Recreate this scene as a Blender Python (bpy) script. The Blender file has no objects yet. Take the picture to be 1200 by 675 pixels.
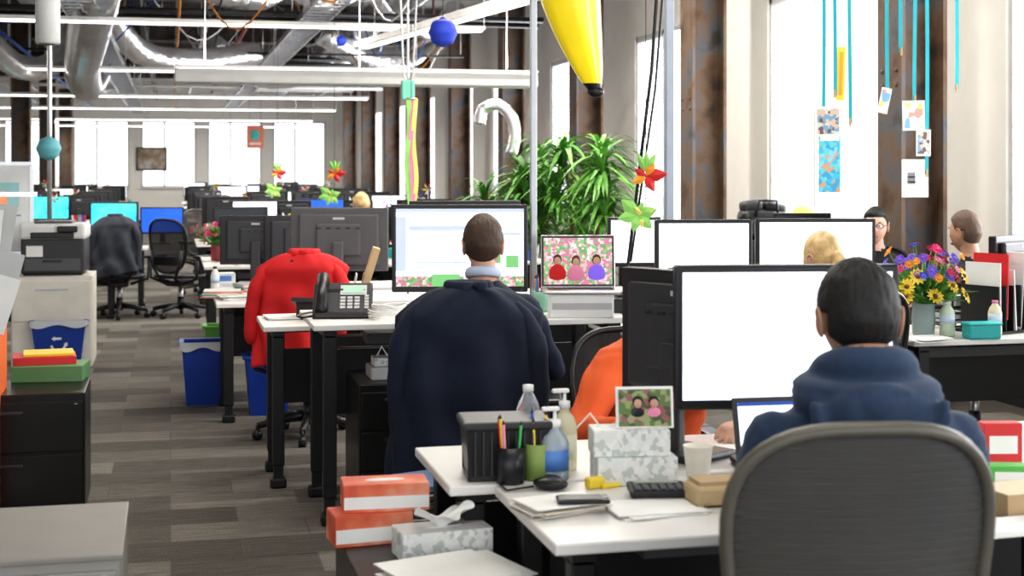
import bpy, bmesh, math, random
from mathutils import Vector, Matrix, noise, Euler
random.seed(7)
FPX=1667.0; TH=math.radians(13.5); S=math.sin(TH); C=math.cos(TH); H=1.6
PI=math.pi
def W(px,d,z=0.0):
    u=(px-600)/FPX
    return Vector((d*(S+u*C), d*(C-u*S), z))
def ZZ(py,d): return H-(py-200)*d/FPX

# ---------------- materials ----------------
MC={}
def M(name,col,rough=.5,metal=0,var=.06,vs=6,bump=0,bs=60,emit=0,alpha=1,coat=0,trans=0,sheen=0,bd=.02):
    if name in MC: return MC[name]
    m=bpy.data.materials.new(name); m.use_nodes=True
    nt=m.node_tree; n=nt.nodes; l=nt.links
    b=n['Principled BSDF']
    b.inputs['Roughness'].default_value=rough; b.inputs['Metallic'].default_value=metal
    tc=n.new('ShaderNodeTexCoord')
    ns=n.new('ShaderNodeTexNoise'); ns.inputs['Scale'].default_value=vs; ns.inputs['Detail'].default_value=3
    l.new(tc.outputs['Object'],ns.inputs['Vector'])
    r=n.new('ShaderNodeValToRGB')
    c=col
    r.color_ramp.elements[0].position=.3; r.color_ramp.elements[1].position=.7
    r.color_ramp.elements[0].color=(c[0]*(1-var),c[1]*(1-var),c[2]*(1-var),1)
    r.color_ramp.elements[1].color=(min(1,c[0]*(1+var)),min(1,c[1]*(1+var)),min(1,c[2]*(1+var)),1)
    l.new(ns.outputs['Fac'],r.inputs['Fac']); l.new(r.outputs['Color'],b.inputs['Base Color'])
    if emit>0:
        l.new(r.outputs['Color'],b.inputs['Emission Color']); b.inputs['Emission Strength'].default_value=emit
    if bump>0:
        n2=n.new('ShaderNodeTexNoise'); n2.inputs['Scale'].default_value=bs; n2.inputs['Detail'].default_value=4
        l.new(tc.outputs['Object'],n2.inputs['Vector'])
        bp=n.new('ShaderNodeBump'); bp.inputs['Strength'].default_value=bump; bp.inputs['Distance'].default_value=bd
        l.new(n2.outputs['Fac'],bp.inputs['Height']); l.new(bp.outputs['Normal'],b.inputs['Normal'])
    if alpha<1: b.inputs['Alpha'].default_value=alpha
    if coat: b.inputs['Coat Weight'].default_value=coat
    if sheen: b.inputs['Sheen Weight'].default_value=sheen
    if trans: b.inputs['Transmission Weight'].default_value=trans; b.inputs['IOR'].default_value=1.3
    MC[name]=m; return m
def ramp_mat(name,kind,scale,cols,rough=.6,emit=0,metal=0,vec=None):
    m=bpy.data.materials.new(name); m.use_nodes=True
    nt=m.node_tree; n=nt.nodes; l=nt.links; b=n['Principled BSDF']; b.inputs['Roughness'].default_value=rough; b.inputs['Metallic'].default_value=metal
    tc=n.new('ShaderNodeTexCoord'); mp=n.new('ShaderNodeMapping'); l.new(tc.outputs['Object'],mp.inputs['Vector'])
    if vec: mp.inputs['Scale'].default_value=vec
    if kind=='voronoi':
        t=n.new('ShaderNodeTexVoronoi'); t.inputs['Scale'].default_value=scale
        sp=n.new('ShaderNodeSeparateColor'); l.new(t.outputs['Color'],sp.inputs[0]); out=sp.outputs[0]
    else:
        t=n.new('ShaderNodeTexNoise'); t.inputs['Scale'].default_value=scale; t.inputs['Detail'].default_value=6; out=t.outputs['Fac']
    l.new(mp.outputs[0],t.inputs['Vector'])
    r=n.new('ShaderNodeValToRGB'); cr=r.color_ramp
    if kind=='voronoi': cr.interpolation='CONSTANT'
    lo,hi=(0,1) if kind=='voronoi' else (.3,.7)
    k=len(cols)
    for i,c in enumerate(cols):
        p=lo+(hi-lo)*i/(k if kind=='voronoi' else k-1)
        if i<2: e=cr.elements[i]; e.position=p
        else: e=cr.elements.new(p)
        e.color=(*c,1)
    l.new(out,r.inputs['Fac']); l.new(r.outputs['Color'],b.inputs['Base Color'])
    if emit: l.new(r.outputs['Color'],b.inputs['Emission Color']); b.inputs['Emission Strength'].default_value=emit
    MC[name]=m; return m

white=M('paint_white',(.78,.77,.74),.6)
desktop=M('laminate_white',(.76,.745,.71),.35,var=.03)
blk=M('black_powdercoat',(.010,.010,.011),.45)
blkp=M('black_plastic',(.016,.016,.018),.35)
dkg=M('dark_grey_plastic',(.035,.035,.039),.4)
mdg=M('mid_grey_plastic',(.10,.10,.105),.45)
lg=M('light_grey_plastic',(.5,.5,.49),.45)
wpl=M('white_plastic',(.8,.8,.78),.35)
silver=M('brushed_silver',(.62,.62,.63),.3,.9)
steelg=M('cabinet_grey_metal',(.30,.29,.27),.4,.2)
rust=ramp_mat('rusty_steel','noise',3.0,[(.035,.025,.02),(.10,.055,.03),(.14,.09,.06),(.10,.10,.11),(.05,.04,.035)],.75)
beamg=ramp_mat('painted_beam_steel','noise',3,[(.07,.055,.05),(.12,.10,.09),(.18,.165,.155)],.7)
scrw=M('screen_white',(.86,.9,1),.3,var=.01,emit=1.35)
scrb=M('screen_blue',(.02,.10,.6),.3,emit=1.0)
scrt=ramp_mat('screen_teal_desktop','noise',5,[(.01,.2,.6),(.05,.6,.7),(.1,.5,.3)],.3,1.2)
scroff=M('screen_dark',(.02,.025,.03),.15)
scrlav=M('screen_window_lavender',(.72,.76,.95),.3,emit=1.1)
scrgrey=M('screen_toolbar_grey',(.35,.4,.5),.3,emit=.9)
scrpink=ramp_mat('screen_flower_photo','voronoi',75,[(.45,.12,.22),(.15,.33,.12),(.6,.3,.35),(.12,.25,.1),(.55,.45,.45)],.3,.8)
scrpeople=ramp_mat('screen_people_photo','voronoi',60,[(.7,.1,.25),(.1,.12,.4),(.8,.5,.42),(.7,.2,.3),(.3,.45,.2)],.3,.9)
scrgreen=M('screen_green_photo',(.15,.4,.15),.3,emit=.8)
red=M('red_cloth',(.60,.018,.022),.8,bump=.2,bs=40,bd=.004)
paper=M('paper_white',(.8,.8,.77),.7)
bluebin=M('blue_bin_plastic',(.01,.05,.32),.4)
recyw=M('recycling_mark_white',(.75,.8,.85),.6)
binbag=M('bin_liner',(.6,.62,.65),.4)
teal=M('teal_ribbon',(.02,.36,.42),.6)
yel=M('glowing_yellow_vinyl',(.95,.74,.02),.3,coat=.3,emit=.18)  # faint glow added so the banana reads brighter and translucent
gleaf=ramp_mat('leaf_green','noise',6,[(.03,.14,.02),(.12,.34,.05),(.28,.52,.12)],.45)
gold=M('cardboard',(.45,.32,.18),.8)
foil=M('crinkled_foil',(.85,.85,.86),.28,.9,bump=.9,bs=14)
galv=ramp_mat('galvanised_duct','noise',10,[(.3,.31,.33),(.5,.51,.53),(.68,.68,.7)],.35,0,.8)
meshf=M('chair_mesh_grey',(.075,.07,.060),.8,alpha=.90,bump=.5,bs=300,bd=.003)
frm=M('chair_frame_graphite',(.12,.112,.09),.4,.1)
meshd=M('chair_mesh_dark',(.02,.02,.022),.8,alpha=.85)
skin=M('skin_light',(.58,.33,.24),.55,var=.12,vs=25,bump=.08,bs=250,bd=.003)
skin2=M('skin_tan',(.43,.24,.155),.55,var=.12,vs=25,bump=.08,bs=250,bd=.003)
lip=M('lips',(.42,.14,.12),.5); eyew=M('eye_white',(.8,.8,.8),.3); iris=M('iris',(.06,.03,.02),.3)
denim=M('denim',(.03,.05,.11),.8,bump=.2,bd=.003); shoe=M('shoe',(.03,.03,.035),.6)

# ---------------- builder ----------------
class B:
    def __init__(s): s.v=[];s.f=[];s.m=[];s.s=[];s.mats=[]
    def mi(s,m):
        if m not in s.mats: s.mats.append(m)
        return s.mats.index(m)
    def add(s,vs,fs,m,smooth=False,T=None):
        o=len(s.v)
        for v in vs:
            v=Vector(v)
            s.v.append(T@v if T else v)
        ms=isinstance(m,list)
        for i,f in enumerate(fs):
            s.f.append([o+k for k in f]); s.m.append(s.mi(m[i] if ms else m)); s.s.append(smooth)
    def box(s,c,size,m,rot=(0,0,0),bev=0,seg=2,smooth=False,taper=None):
        bm=bmesh.new(); bmesh.ops.create_cube(bm,size=1)
        for v in bm.verts:
            v.co.x*=size[0]; v.co.y*=size[1]; v.co.z*=size[2]
            if taper and v.co.z>0: v.co.x*=taper[0]; v.co.y*=taper[1]
        if bev>0: bmesh.ops.bevel(bm,geom=list(bm.edges),offset=min(bev,min(size)*.49),segments=seg,affect='EDGES',profile=.5)
        bm.verts.index_update()
        T=Matrix.Translation(c)@Euler(rot).to_matrix().to_4x4()
        s.add([v.co.copy() for v in bm.verts],[[v.index for v in f.verts] for f in bm.faces],m,smooth,T); bm.free(); return s
    def quad(s,a,b,c,d,m): s.add([a,b,c,d],[[0,1,2,3]],m); return s
    def tube(s,pts,r,m,n=8,closed=False,caps=True,smooth=True,flat=1.0,round_=False):
        pts=[Vector(p) for p in pts]; k=len(pts)
        rs=r if isinstance(r,(list,tuple)) else [r]*k
        if round_ and not closed:
            d0=(pts[0]-pts[1]).normalized(); d1=(pts[-1]-pts[-2]).normalized()
            pts=[pts[0]+d0*rs[0]*.95,pts[0]+d0*rs[0]*.6]+pts+[pts[-1]+d1*rs[-1]*.6,pts[-1]+d1*rs[-1]*.95]
            rs=[rs[0]*.25,rs[0]*.78]+list(rs)+[rs[-1]*.78,rs[-1]*.25]; k=len(pts)
        vs=[];fs=[]; prev=None
        for i in range(k):
            if closed: t=(pts[(i+1)%k]-pts[i-1]).normalized()
            else: t=(pts[min(i+1,k-1)]-pts[max(i-1,0)])
            if t.length<1e-9: t=Vector((0,0,1))
            t.normalize()
            if prev is None:
                a=Vector((0,0,1)) if abs(t.z)<.9 else Vector((1,0,0))
                nx=t.cross(a).normalized()
            else:
                nx=(prev-t*prev.dot(t))
                if nx.length<1e-6: nx=t.orthogonal()
                nx.normalize()
            prev=nx; ny=t.cross(nx)
            for j in range(n):
                an=2*PI*j/n
                vs.append(pts[i]+nx*math.cos(an)*rs[i]+ny*math.sin(an)*rs[i]*flat)
        for i in range(k if closed else k-1):
            a=i*n; b=((i+1)%k)*n
            for j in range(n): fs.append([a+j,a+(j+1)%n,b+(j+1)%n,b+j])
        if caps and not closed:
            fs.append(list(range(n))[::-1]); fs.append([(k-1)*n+j for j in range(n)])
        s.add(vs,fs,m,smooth); return s
    def cyl(s,p0,p1,r0,m,r1=None,n=16,smooth=True):
        s.tube([p0,p1],[r0,r0 if r1 is None else r1],m,n,smooth=smooth); return s
    def lathe(s,prof,m,c=(0,0,0),n=24,sx=1,sy=1):
        vs=[];fs=[];k=len(prof)
        for r,z in prof:
            for j in range(n):
                a=2*PI*j/n; vs.append((c[0]+r*math.cos(a)*sx,c[1]+r*math.sin(a)*sy,c[2]+z))
        for i in range(k-1):
            for j in range(n): fs.append([i*n+j,i*n+(j+1)%n,(i+1)*n+(j+1)%n,(i+1)*n+j])
        fs.append(list(range(n))[::-1]); fs.append([(k-1)*n+j for j in range(n)])
        s.add(vs,fs,m,True); return s
    def sph(s,c,r,m,nu=16,nv=10,T=None,fn=None):
        if not isinstance(r,(tuple,list)): r=(r,r,r)
        vs=[(0,0,-1)];
        for i in range(1,nv):
            ph=-PI/2+PI*i/nv
            for j in range(nu): a=2*PI*j/nu; vs.append((math.cos(ph)*math.cos(a),math.cos(ph)*math.sin(a),math.sin(ph)))
        vs.append((0,0,1))
        fs=[]
        for j in range(nu): fs.append([0,1+(j+1)%nu,1+j])
        for i in range(nv-2):
            a=1+i*nu;b=a+nu
            for j in range(nu): fs.append([a+j,a+(j+1)%nu,b+(j+1)%nu,b+j])
        a=1+(nv-2)*nu; t=len(vs)-1
        for j in range(nu): fs.append([a+j,a+(j+1)%nu,t])
        if fn: out=[Vector(fn(Vector(v)))+Vector(c) for v in vs]
        else: out=[Vector((v[0]*r[0],v[1]*r[1],v[2]*r[2]))+Vector(c) if T is None else Vector(c)+T@Vector((v[0]*r[0],v[1]*r[1],v[2]*r[2])) for v in vs]
        s.add(out,fs,m,True); return s
    def surf(s,fn,nu,nv,m,smooth=True):
        vs=[fn(i/nu,j/nv) for j in range(nv+1) for i in range(nu+1)]
        fs=[[j*(nu+1)+i,j*(nu+1)+i+1,(j+1)*(nu+1)+i+1,(j+1)*(nu+1)+i] for j in range(nv) for i in range(nu)]
        s.add(vs,fs,m,smooth); return s
    def mesh(s,name):
        me=bpy.data.meshes.new(name)
        me.from_pydata([tuple(v) for v in s.v],[],s.f)
        for m in s.mats: me.materials.append(m)
        me.polygons.foreach_set('material_index',s.m); me.polygons.foreach_set('use_smooth',s.s)
        me.update(); return me
    def obj(s,name,loc=(0,0,0),rz=0,sc=1):
        o=bpy.data.objects.new(name,s.mesh(name)); bpy.context.scene.collection.objects.link(o)
        o.location=loc; o.rotation_euler=(0,0,rz); o.scale=(sc,)*3 if not isinstance(sc,tuple) else sc
        return o
def dup(o,loc,rz=0,sc=1):
    n=o.copy(); n.name=o.name.split('.')[0]; bpy.context.scene.collection.objects.link(n)
    n.location=loc; n.rotation_euler=(0,0,rz); n.scale=(sc,)*3; return n

# ---------------- room ----------------
def floor_mat():
    m=bpy.data.materials.new('carpet_tiles'); m.use_nodes=True; nt=m.node_tree;n=nt.nodes;l=nt.links;b=n['Principled BSDF']
    b.inputs['Roughness'].default_value=.95
    tc=n.new('ShaderNodeTexCoord')
    br=n.new('ShaderNodeTexBrick'); br.offset=.5; br.inputs['Scale'].default_value=1; br.inputs['Brick Width'].default_value=.6; br.inputs['Row Height'].default_value=.3
    br.inputs['Mortar Size'].default_value=.003; br.inputs['Color1'].default_value=(0,0,0,1); br.inputs['Color2'].default_value=(1,1,1,1); br.inputs['Mortar'].default_value=(.3,.3,.3,1)
    l.new(tc.outputs['Object'],br.inputs['Vector'])
    r=n.new('ShaderNodeValToRGB'); e=r.color_ramp.elements; e[0].color=(.075,.067,.058,1); e[1].color=(.21,.192,.168,1)
    x=e.new(.5); x.color=(.13,.118,.102,1)
    l.new(br.outputs['Color'],r.inputs['Fac'])
    ns=n.new('ShaderNodeTexNoise'); ns.inputs['Scale'].default_value=130; l.new(tc.outputs['Object'],ns.inputs['Vector'])
    mp=n.new('ShaderNodeMapping'); mp.inputs['Scale'].default_value=(6,60,1); l.new(tc.outputs['Object'],mp.inputs['Vector'])
    n2=n.new('ShaderNodeTexNoise'); n2.inputs['Scale'].default_value=1; l.new(mp.outputs[0],n2.inputs['Vector'])
    mx=n.new('ShaderNodeMix'); mx.data_type='RGBA'; mx.blend_type='OVERLAY'; mx.inputs[0].default_value=.8
    l.new(r.outputs['Color'],mx.inputs[6]); l.new(ns.outputs['Fac'],mx.inputs[7])
    m2=n.new('ShaderNodeMix'); m2.data_type='RGBA'; m2.blend_type='OVERLAY'; m2.inputs[0].default_value=.7
    l.new(mx.outputs[2],m2.inputs[6]); l.new(n2.outputs['Fac'],m2.inputs[7])
    l.new(m2.outputs[2],b.inputs['Base Color'])
    bp=n.new('ShaderNodeBump'); bp.inputs['Strength'].default_value=.5; bp.inputs['Distance'].default_value=.005
    l.new(ns.outputs['Fac'],bp.inputs['Height']); l.new(bp.outputs[0],b.inputs['Normal'])
    return m
XL,XR,YB,YF,ZC=-7.0,5.6,-3.0,44.0,4.5
wallm=M('wall_paint',(.86,.83,.78),.7,var=.02)
b=B(); b.box(((XL+XR)/2,(YB+YF)/2,-.05),(XR-XL+.4,YF-YB+.4,.1),floor_mat()); b.obj('floor')
ceilm=M('ceiling_deck_grey',(.30,.29,.28),.8)
b=B(); b.box(((XL+XR)/2,(YB+YF)/2,ZC+.05),(XR-XL+.4,YF-YB+.4,.1),ceilm); b.obj('ceiling')
b=B(); b.box((XL-.1,(YB+YF)/2,ZC/2),(.2,YF-YB,ZC),wallm); b.obj('wall_left')
wins=[]
yy=9.07
k=-3
while yy+4.03*k+3.7<YF: 
    y0=yy+4.03*k; wins.append((y0+1.35,y0+3.7)); k+=1
wins=[w for w in wins if w[0]>YB+.2]
b=B(); WS,WT=.95,3.25; xw=XR+.1
b.box((xw,(YB+YF)/2,WS/2),(.2,YF-YB,WS),wallm); b.box((xw,(YB+YF)/2,(WT+ZC)/2),(.2,YF-YB,ZC-WT),wallm)
prev=YB
for a,c in wins+[(YF,YF)]:
    if a-prev>.01: b.box((xw,(prev+a)/2,(WS+WT)/2),(.2,a-prev,WT-WS),wallm)
    prev=c
b.obj('wall_right')
blindm=M('blind_slat_white',(.85,.87,.9),.5)
framem=M('window_frame_white',(.6,.6,.6),.5)
def window(nm,a,c,x,axis='y',bl=True,z0=WS,z1=WT):
    b=B(); L=c-a; t=.05
    b.box((0,0,-(z1-z0)/2+t/2),(.12,L,t),framem); b.box((0,0,(z1-z0)/2-t/2),(.12,L,t),framem)
    for yy in (-L/2+t/2,L/2-t/2,L*.08): b.box((0,yy,0),(.12,t,z1-z0),framem)
    b.box((-.1,0,-(z1-z0)/2-.02),(.2,L+.06,.03),white)
    if bl:
        n=int((z1-z0-.12)/.05)
        for i in range(n): b.box((-.03,L*.29,(z1-z0)/2-.1-i*.05),(.045,L*.4,.004),blindm,rot=(0,.7,0))
        b.box((-.03,L*.29,(z1-z0)/2-.06),(.05,L*.4,.04),blindm)
        for q in (.15,.43): b.box((-.055,L*q,0),(.002,.01,z1-z0-.14),blindm)
    o=b.obj(nm,(x,(a+c)/2,(z0+z1)/2) if axis=='y' else ((a+c)/2,x,(z0+z1)/2),0 if axis=='y' else PI/2); return o
for i,(a,c) in enumerate(wins): window('window_%d'%(i+1),a,c,XR+.08)
fw=[]; x=XL+.3
while x+1.5<XR-.4: fw.append((x,x+1.6)); x+=1.95
b=B(); z0,z1=1.1,3.1; yw=YF+.1
b.box(((XL+XR)/2,yw,z0/2),(XR-XL,.2,z0),wallm); b.box(((XL+XR)/2,yw,(z1+ZC)/2),(XR-XL,.2,ZC-z1),wallm)
prev=XL
for a,c in fw+[(XR,XR)]:
    b.box(((prev+a)/2,yw,(z0+z1)/2),(a-prev,.2,z1-z0),wallm); prev=c
b.obj('wall_back')
for i,(a,c) in enumerate(fw): window('window_%d'%(i+20),a,c,YF+.08,'x',False,z0,z1)
b=B(); b.box((XR-.01,(YB+YF)/2,.06),(.02,YF-YB,.12),dkg); b.obj('baseboard_right')
b=B(); b.box(((XL+XR)/2,YF-.01,.06),(XR-XL,.02,.12),dkg); b.obj('baseboard_back')
b=B()
b.box((-.16,0,ZC/2),(.03,.34,ZC),rust); b.box((.16,0,ZC/2),(.03,.34,ZC),rust); b.box((0,0,ZC/2),(.3,.02,ZC),rust)
b.box((0,0,.02),(.42,.42,.04),rust)
for z in (2.2,2.3,3.3,3.9):
    for s in (-.1,.1): b.cyl((-.18,s,z),(-.175,s,z),.02,rust,n=6)
col=b.obj('steel_column',(5.07,9.07,0))
for k in range(1,9): dup(col,(5.07,9.07+4.03*k,0))
for k in range(0,5): dup(col,(-2.8,16.9+6.0*k,0))
b=B(); L=XR-XL
b.box((0,0,.14),(L,.2,.02),beamg); b.box((0,0,-.14),(L,.2,.02),beamg); b.box((0,0,0),(L,.015,.28),beamg)
bm_=b.obj('ceiling_beam',((XL+XR)/2,9.07,4.34))
for k in range(1,9): dup(bm_,((XL+XR)/2,9.07+4.03*k,4.34))

# ---------------- ceiling services ----------------
lampm=M('fluorescent_diffuser',(1,.98,.94),.4,var=.0,emit=3)
fixg=M('fixture_grey',(.50,.50,.48),.5)
def pendant(name,x0,x1,y,z,w=.3,drop=ZC):
    b=B(); L=x1-x0
    b.box((0,0,.055),(L,w,.11),fixg,bev=.012,taper=(1,.9)); b.box((0,-w/2+.005,.125),(L,.015,.02),white); b.box((0,w/2-.005,.125),(L,.015,.02),white)
    b.box((0,0,.115),(L-.05,w-.06,.02),lampm)
    for q in (-.42,0,.42): b.cyl((L*q,0,.1),(L*q,0,drop-z),.006,silver,n=6)
    return b.obj(name,((x0+x1)/2,y,z))
def strip(name,x0,x1,y,z,drop=ZC):
    b=B(); L=x1-x0
    b.box((0,0,.035),(L,.16,.04),white); b.box((0,0,.005),(L-.05,.09,.02),lampm)
    for i in range(int(L/2)+1): xx=-L/2+.2+i*2; b.cyl((xx,0,.05),(xx,0,drop-z),.006,silver,n=6)
    return b.obj(name,((x0+x1)/2,y,z))
pendant('pendant_light_fixture',.03,2.95,11.5,2.29)
strips=((15.5,3.15),(20,2.95),(25,2.85),(30,2.85),(35,2.8),(40,2.8))
unseen_fill_strips=((.8,6.5,75),(1.2,2.5,38),(3.1,7.9,105),(3.2,11.0,130),(3.0,13.6,130))  # unseen strips added overhead for fill light and a brighter right wall
for y,z in strips: strip('unseen_fill_fixture',-4.8,3.4,y,z)
for x,y,e in unseen_fill_strips: strip('unseen_fill_fixture',x-1.5,x+1.5,y,4.25)
p0=W(610,11.7,3.0); p1=W(425,16,3.02); dv=p1-p0
b=B(); b.box((0,0,0),(dv.length,.22,.06),white); b.box((0,0,-.035),(dv.length-.1,.08,.02),lampm)
for q in (-.4,.4): b.cyl((dv.length*q,0,.03),(dv.length*q,0,1.45),.006,silver,n=6)
b.obj('unseen_fill_fixture',(p0+p1)/2,math.atan2(dv.y,dv.x))
def crink(name,pts,r,m=foil,n=20):
    P=[Vector(p) for p in pts]; out=[];rs=[]
    for i in range(len(P)-1):
        a=P[max(i-1,0)];bb=P[i];c=P[i+1];d=P[min(i+2,len(P)-1)]
        k=max(4,int((c-bb).length/.05))
        for j in range(k):
            t=j/k
            q=.5*((2*bb)+(c-a)*t+(2*a-5*bb+4*c-d)*t*t+(3*bb-a-3*c+d)*t**3)
            out.append(q); rs.append(r*(1+(.05 if len(out)%2 else -.05)+.06*noise.noise(q*4)))
    b=B(); c0=out[0].copy(); b.tube([o-c0 for o in out],rs,m,n); return b.obj(name,c0)
crink('flexible_air_duct',[W(128,12.5,3.7),W(112,15,3.42),W(102,17.5,3.22),W(96,20,3.02),W(102,23,2.98),W(112,25,3.3)],.24)
crink('flexible_air_duct',[W(215,16,4.25),W(240,17,3.85),W(300,18,3.8),W(335,19,4.2)],.18)
crink('flexible_air_duct',[W(120,20,3.9),W(165,21,3.35),W(230,22,3.3),W(300,23,3.5)],.18)
crink('flexible_air_duct',[W(-20,18,3.3),W(20,19,3.0),W(60,20,3.1),W(90,21,3.7)],.16)
crink('flexible_air_duct',[W(440,20,4.1),W(480,21,3.8),W(515,22,3.8),W(535,22.5,4.2)],.16)
crink('flexible_air_duct',[W(380,24,3.9),W(430,25,3.6),W(480,26,3.7),W(500,27,4.1)],.2)
crink('flexible_air_duct',[W(250,26,3.9),W(300,27,3.4),W(360,28,3.5),W(420,29,4.0)],.2)
crink('flexible_air_duct',[W(150,15,4.0),W(185,15.6,3.72),W(225,16,3.7),W(262,16.3,3.95)],.14)
crink('flexible_air_duct',[W(320,15,3.9),W(350,15.6,3.6),W(385,16.2,3.55),W(420,17,3.8)],.13)
crink('exhaust_arm',[W(562,13,2.02),W(566,13,2.16),W(584,13,2.2),W(600,13,2.08),W(603,13,1.88),W(596,13,1.7)],.055)
def run(name,x,z,r,m,y0=8,y1=43.5,n=14,ribs=True):
    b=B(); L=y1-y0; b.cyl((0,0,0),(0,L,0),r,m,n=n)
    if ribs:
        for i in range(int(L/1.5)): b.cyl((0,i*1.5+.5,0),(0,i*1.5+.55,0),r*1.05,m,n=n)
    for i in range(int(L/3)): b.box((0,i*3+1,(ZC-z)/2),(.03,.02,ZC-z),silver)
    return b.obj(name,(x,y0,z))
run('spiral_air_duct',-1.7,3.95,.26,galv); run('spiral_air_duct',3.2,4.05,.22,galv,14.2); run('sprinkler_pipe',1.2,3.95,.035,M('pipe_red',(.3,.05,.03),.5))
run('water_pipe',2.2,3.85,.05,dkg); run('water_pipe',-.4,3.75,.05,blk); run('conduit_pipe',.5,3.7,.03,silver); run('conduit_pipe',-3.2,3.6,.03,silver)
run('conduit_pipe',4.2,3.8,.04,silver); run('conduit_pipe',-2.2,3.45,.025,M('cable_blue',(.02,.1,.5),.5)); run('conduit_pipe',.1,3.5,.02,M('cable_orange',(.5,.2,.03),.5))
def tray(x,z,w=.35,y0=9,y1=43):
    b=B(); L=y1-y0
    for s in (-w/2,w/2): b.box((s,L/2,0),(.02,L,.08),silver)
    for i in range(int(L/.3)): b.box((0,i*.3,-.02),(w,.03,.02),silver)
    for i in range(5): b.tube([(random.uniform(-w/2,w/2)*.8,j*1.5,.02+.02*random.random()) for j in range(int(L/1.5)+1)],.014,random.choice([blk,MC['cable_blue'],mdg]),n=6)
    for i in range(int(L/3)): 
        for s in (-w/2,w/2): b.cyl((s,i*3+.5,0),(s,i*3+.5,ZC-z),.006,silver,n=5)
    b.obj('cable_tray',(x,y0,z))
tray(1.7,3.45); tray(-.9,3.3); tray(-3.7,3.5)
for y in (14.4,17.6,22.5,27.5,32,37):
    b=B()
    for i in range(3):
        zz=random.uniform(-.25,.2); b.cyl((-5.6,i*.25,zz),(4.7,i*.25,zz),random.uniform(.018,.045),random.choice([silver,blk,dkg,white]),n=8)
    for xx in (-5,-1,2.6,4.6): b.cyl((xx,.25,-.2),(xx,.25,ZC-3.7),.008,silver,n=5)
    b.obj('cross_conduit_bundle',(0,y,3.7))
for i in range(34):
    px=random.choice([random.uniform(0,520),random.uniform(0,450)]); d=random.uniform(12,26); z=random.uniform(3.1,4.0)
    b=B(); p=[]; L=random.uniform(.8,2.2); ang=random.uniform(0,PI)
    for t in range(13):
        q=t/12; p.append((math.cos(ang)*L*(q-.5),math.sin(ang)*L*(q-.5),(2*q-1)**2*.6*random.uniform(.9,1.1)+ .1*math.sin(q*9)))
    p=[(p[0][0],p[0][1],ZC-z)]+p+[(p[-1][0],p[-1][1],ZC-z)]
    b.tube(p,.011,random.choice([blk,MC['cable_blue'],silver,blk,MC['cable_orange']]),n=6); b.obj('hanging_cable',W(px,d,z))

# ---------------- furniture functions ----------------
def desk(x0,x1,y0,y1,h,name='office_desk'):
    b=B(); L=x1-x0; D=y1-y0
    b.box((0,0,h-.014),(L,D,.028),desktop,bev=.005)
    b.box((0,0,h-.045),(L-.1,.05,.03),blk); 
    for s in (-1,1):
        xx=s*(L/2-.08)
        b.box((xx,0,h-.045),(.06,D-.08,.034),blk)
        for t in (-1,1):
            yy=t*(D/2-.07)
            b.box((xx,yy,h*.55-.01),(.06,.06,h*.9-.08),blk,bev=.006); 
            b.box((xx,yy,h*.25),(.048,.048,h*.5-.02),blk,bev=.004)
            b.box((xx,yy,.025),(.08,.08,.05),blk,bev=.01)
    b.box((0,D/2-.1,h*.62),(L-.25,.02,h*.35),blk)
    b.box((0,D/2-.2,h-.12),(L*.6,.15,.05),mdg)
    o=b.obj(name,((x0+x1)/2,(y0+y1)/2,0)); return o
def monitor_b(w,h,lift,screen,bez=blkp,t=.045,quads=None,back=dkg):
    b=B(); top=lift+h; zc=lift+h/2
    b.box((0,0,zc),(w,t,h),bez,bev=.007)
    b.box((0,t/2+.012,zc),(w*.82,.035,h*.8),back,bev=.012); b.box((0,t/2+.035,zc),(w*.45,.03,h*.5),back,bev=.01)
    bz=.02
    b.quad((-w/2+bz,-t/2-.0015,lift+bz*1.4),(w/2-bz,-t/2-.0015,lift+bz*1.4),(w/2-bz,-t/2-.0015,top-bz),(-w/2+bz,-t/2-.0015,top-bz),screen)
    if quads:
        for i,(x0,x1,y0,y1,m) in enumerate(quads):
            X=lambda q:-w/2+bz+(w-2*bz)*q; Zq=lambda q:lift+bz*1.4+(h-bz*2.4)*q; yv=-t/2-.003-.0006*i
            b.quad((X(x0),yv,Zq(y0)),(X(x1),yv,Zq(y0)),(X(x1),yv,Zq(y1)),(X(x0),yv,Zq(y1)),m)
    b.sph((w/2-.03,-t/2-.001,lift+.011),.003,MC['cable_blue'],8,6)
    b.box((0,.085,(lift+h*.45)/2+.01),(.075,.04,lift+h*.45),back,bev=.01)
    b.box((0,.04,.011),(.26,.21,.022),back,bev=.009)
    for k in range(5): b.box((-w*.2+k*w*.1,t/2+.052,zc+h*.18),(w*.05,.002,.008),blk)
    b.box((0,t/2+.0305,zc+h*.33),(w*.12,.002,.016),lg)
    return b
def monitor(loc,rz,w,h,lift,screen=None,**k): return monitor_b(w,h,lift,screen or scrw,**k).obj('computer_monitor',loc,rz)

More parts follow.
